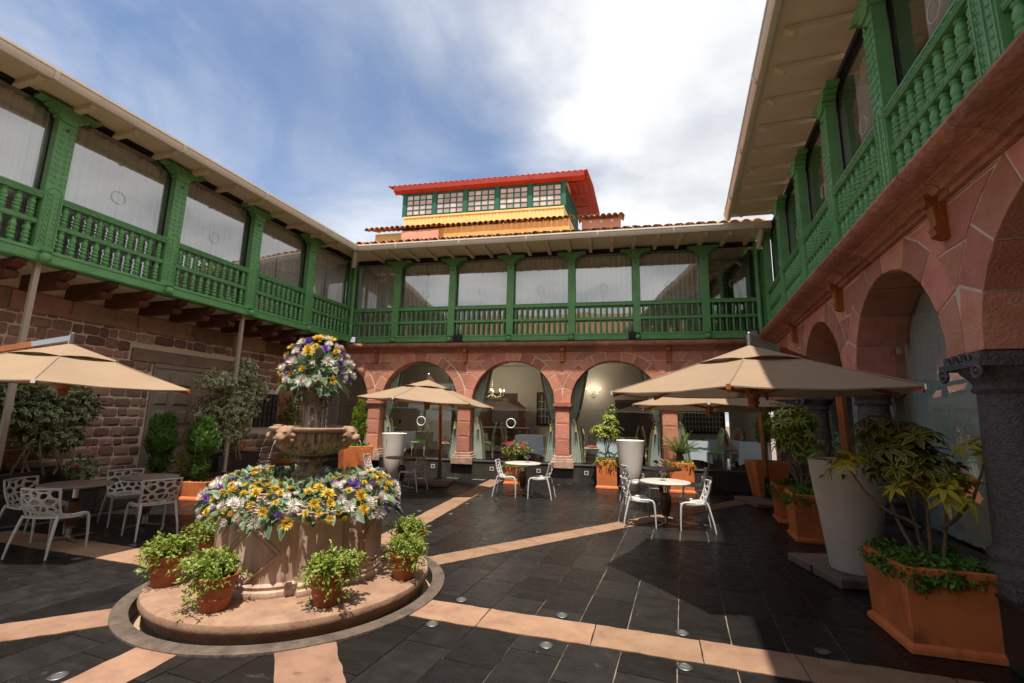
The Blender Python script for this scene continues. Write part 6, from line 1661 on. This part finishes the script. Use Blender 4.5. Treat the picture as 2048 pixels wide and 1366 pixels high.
MB().box(-.5, .5, .165, .178, 1.05, 1.7).build('mirror', 'room_dark', t)
def curtain_drape(x, side, tie, label, z1=3.7, spread=.36, F=FB, y=.36, m='curtain_mint'):
    """gathered drape: full at the rail, pinched at the tie, falling straight below"""
    n = 34; vs = []; fs = []; rows = 16; r = random.Random(int(x * 50))
    for j in range(rows + 1):
        z = z1 + (.53 - z1) * j / rows
        if z > tie: q = ((z - tie) / (z1 - tie)) ** .75; wd = .11 + spread * 1.15 * q
        else: q = (tie - z) / (tie - .53); wd = .11 + .20 * q ** .6
        off = -side * (.02 + (.0 if z > tie else 0))
        for i in range(n + 1):
            u = i / n; vs.append((x + side * (u * wd) + off, y + .030 * math.sin(u * 26 + j * .1) * (.6 + .5 * min(1, wd / .3)) + .01 * math.sin(j), z))
    m_ = n + 1
    for j in range(rows):
        for i in range(n): fs.append((j * m_ + i, j * m_ + i + 1, (j + 1) * m_ + i + 1, (j + 1) * m_ + i))
    root = thing('curtain', label, 'curtain', F.p(0, 0), F.rz, 'mint drapes tied back in the arches')
    MB().add(vs, fs).build('drape', m, root, smooth=180)
    MB().tube([(x - side * .10, y - .05, tie + .18), (x + side * .06, y - .055, tie), (x + side * .12, y - .05, tie - .03), (x + side * .14, y + .04, tie)], .014, 6).build('tie_cord', 'curtain_olive', root)
    MB().lathe([(.012, .06), (.03, .03), (.02, .0), (.03, -.02), (.045, -.16)], 8, (x + side * .13, y - .06, tie - .15)).build('tassel', 'tassel', root)
    # olive lining behind
    vs2 = [(p[0] + side * .07, p[1] + .09, p[2]) for p in vs]
    MB().add(vs2, fs).build('lining', 'curtain_olive', root, smooth=180)
for i, (x, s, tie, lab) in enumerate(((-6.93, 1, 1.72, 'mint drape on the left of the left arch'), (-4.44, -1, 1.72, 'mint drape on the right of the left arch'), (-3.96, 1, 1.72, 'mint drape on the left of the middle arch'), (-1.47, -1, 1.72, 'mint drape on the right of the middle arch'),
        (-.99, 1, 1.72, 'mint drape on the left of the arch with the yellow shrub'), (1.50, -1, 1.72, 'mint drape left of the fourth column'), (1.98, 1, 1.72, 'mint drape right of the fourth column, above the palm'), (-7.41, -1, 1.72, 'mint drape in the corner arch left of the first column'))):
    curtain_drape(x, s, tie, lab)
for k, (a, b, lab) in enumerate(((.5, 2.9, 'sheer mint curtain in the furthest right arch'), (4.0, 6.0, 'sheer mint curtain in the second right arch, behind the umbrella pole'), (6.35, 8.95, 'sheer mint curtain in the near right arch behind the gold-leaved shrub'), (9.2, 11.6, 'sheer mint curtain in the arch at the right edge'))):
    o = curtain_sheet(b - a, .53, 3.72, int((b - a) * 40), .03, 50 + k).build('curtain', 'curtain_mint', None, FR.p(a, .60), FR.rz, smooth=180); tag(o, lab, 'curtain', 'sheer curtains in the right arches')
# chandelier and wall lamps, lit
t = thing('chandelier', 'lit chandelier with candle bulbs in the middle arch', 'chandelier', (-4.0, 16.0, 2.55))
MB().tube([(0, 0, 0), (0, 0, 1.25)], .012, 6).lathe([(.01, -.15), (.05, -.10), (.02, -.02), (.06, .06), (.03, .15), (.05, .25), (.015, .35)], 12).build('stem', 'gilt', t, smooth=60)
for k in range(8):
    a = rad(45 * k + 10); R0 = .42; u = Vector((math.cos(a), math.sin(a), 0))
    ar = MB().tube([u * .03 + Vector((0, 0, .05)), u * .2 + Vector((0, 0, -.05)), u * R0 + Vector((0, 0, .02)), u * R0 + Vector((0, 0, .16))], .010, 6).lathe([(.03, 0), (.035, .01)], 8, u * R0 + Vector((0, 0, .1))).build('arm', 'gilt', t)
    MB().ball(u * R0 + Vector((0, 0, .20)), .022, 8, 6, (1, 1, 1.7)).build('candle_bulb', 'bulb', ar, smooth=180)
    MB().tube([u * (R0 - .05) + Vector((0, 0, .0)), u * (R0 * .5) + Vector((0, 0, -.10)), Vector((0, 0, -.12))], .006, 4).build('crystal_chain', 'vase_glass', ar)
for x, lab in ((-.45, 'lit two-candle wall lamp in the arch with the yellow shrub'),):
    t = thing('wall_lamp', lab, 'lamp', (x, 17.72, 2.80)); MB().box(-.05, .05, -.02, .02, -.15, .10).build('back_plate', 'gilt', t)
    for s in (-1, 1): ar = MB().tube([(0, -.02, 0), (s * .1, -.10, -.08), (s * .24, -.12, .0), (s * .24, -.12, .10)], .012, 6).build('arm', 'gilt', t); MB().ball((s * .24, -.12, .15), .026, 8, 6, (1, 1, 1.6)).build('candle_bulb', 'bulb', ar, smooth=180)
# glow of those lamps
for loc, e in (((-4.0, 16.0, 2.85), 22), ((-.45, 17.4, 2.95), 8)):
    l = bpy.data.lights.new('lamp_light', 'POINT'); l.energy = e; l.color = (1, .86, .68); l.shadow_soft_size = .25; o = bpy.data.objects.new('lamp_light', l); col.objects.link(o); o.location = loc
# lights let into the paving
UPR = MB().lathe([(.052, -.004), (.055, .004), (.050, .008), (.040, .009), (.036, .006)], 24, cap=False).mesh('trim_ring', 'trim_steel', smooth=50)
UPL = MB().lathe([(.037, .0045), (.02, .0065), (.004, .007)], 20).mesh('lens', 'lens_glass', smooth=60)
LIT = [(-.41, 4.50, "second from fountain on the far edge of right band"), (-.48, 3.91, 'second from fountain on the near edge of right band'), (.61, 4.41, 'below the umbrella shadow, far edge of the right-hand band'), (.54, 3.84, 'on the near edge of the right-hand band, furthest right'), (-1.40, 4.61, "beside the fountain ring, far edge of right band"), (-1.48, 4.04, 'beside the fountain ring, near edge of the right-hand band'),
       (-3.58, 2.69, 'at the bottom left between two bands'), (-5.08, 4.47, 'left of the fountain beside the leftmost pot'), (-6.17, 4.62, 'in the shade in front of the left tables'), (-6.11, 5.23, 'in the shade beneath the left chairs'), (1.65, 4.35, 'in shade at the right end of the right-hand band'),
       (-2.84, 7.39, "nearest the fountain on the terrace band's right"), (-3.46, 8.47, 'on the left edge of the terrace band'), (-2.82, 8.40, 'second on the right edge of the terrace band'), (-2.83, 9.46, 'third on the right edge of the terrace band'), (-2.81, 10.48, 'beside the middle chair on the terrace band'), (-1.28, 12.9, 'by the terrace step right of the middle table')]
for x, y, lab in LIT:
    t = thing('ground_light', 'round light in the dark paving, ' + lab, 'ground light', (x, y, .0), 0, 'round lights let into the paving'); inst(UPR, 'trim_ring', t); inst(UPL, 'lens', t)

# ------------------------------------------------------------------ fourth wing behind the viewer: it shows as a reflection in the panes
FF = Frame((-2.5, -6.5), (0, -1))
FW = thing('gallery_building', 'stone wing with green gallery seen only mirrored in the glass', 'building', FF.p(0, 0), FF.rz, 'wings round the courtyard')
MB().box(-9, 9, .0, .4, .0, 3.74).build('wall', 'pink_stone', FW)
for k in range(6): MB().box(-7.9 + 3 * k, -5.9 + 3 * k, -.02, -.005, .5, 3.1).build('doorway', 'room_dark', FW)
MB().box(-9, 9, -.2, .4, 3.745, 4.0).build('cornice', 'pink_stone', FW)
MB().box(-9, 9, -.12, .1, 4.02, 4.27).build('floor_beam', 'green', FW)
MB().box(-9, 9, .3, .45, 4.02, 7.0).build('upper_wall', 'plaster_grey', FW)
for k in range(9): MB().box(-8.1 + 2 * k, -7.88 + 2 * k, -.08, .1, 4.275, 6.8).build('post', 'green', FW)
for z in (4.7, 5.15): MB().box(-9, 9, -.05, .05, z, z + .08).build('handrail', 'green', FW)
for k in range(8): MB().add([(-7.85 + 2 * k, .2, 4.3), (-6.15 + 2 * k, .2, 4.3), (-6.15 + 2 * k, .2, 6.75), (-7.85 + 2 * k, .2, 6.75)], [(0, 1, 2, 3)]).build('window', 'gallery_glass', FW)
MB().box(-9, 9, -1.0, .4, 6.82, 6.95).build('soffit', 'cream', FW)
MB().add([(-9, -1.05, 6.96), (9, -1.05, 6.96), (9, 3.6, 10.4), (-9, 3.6, 10.4)], [(0, 1, 2, 3)]).build('roof', 'tile', FW)
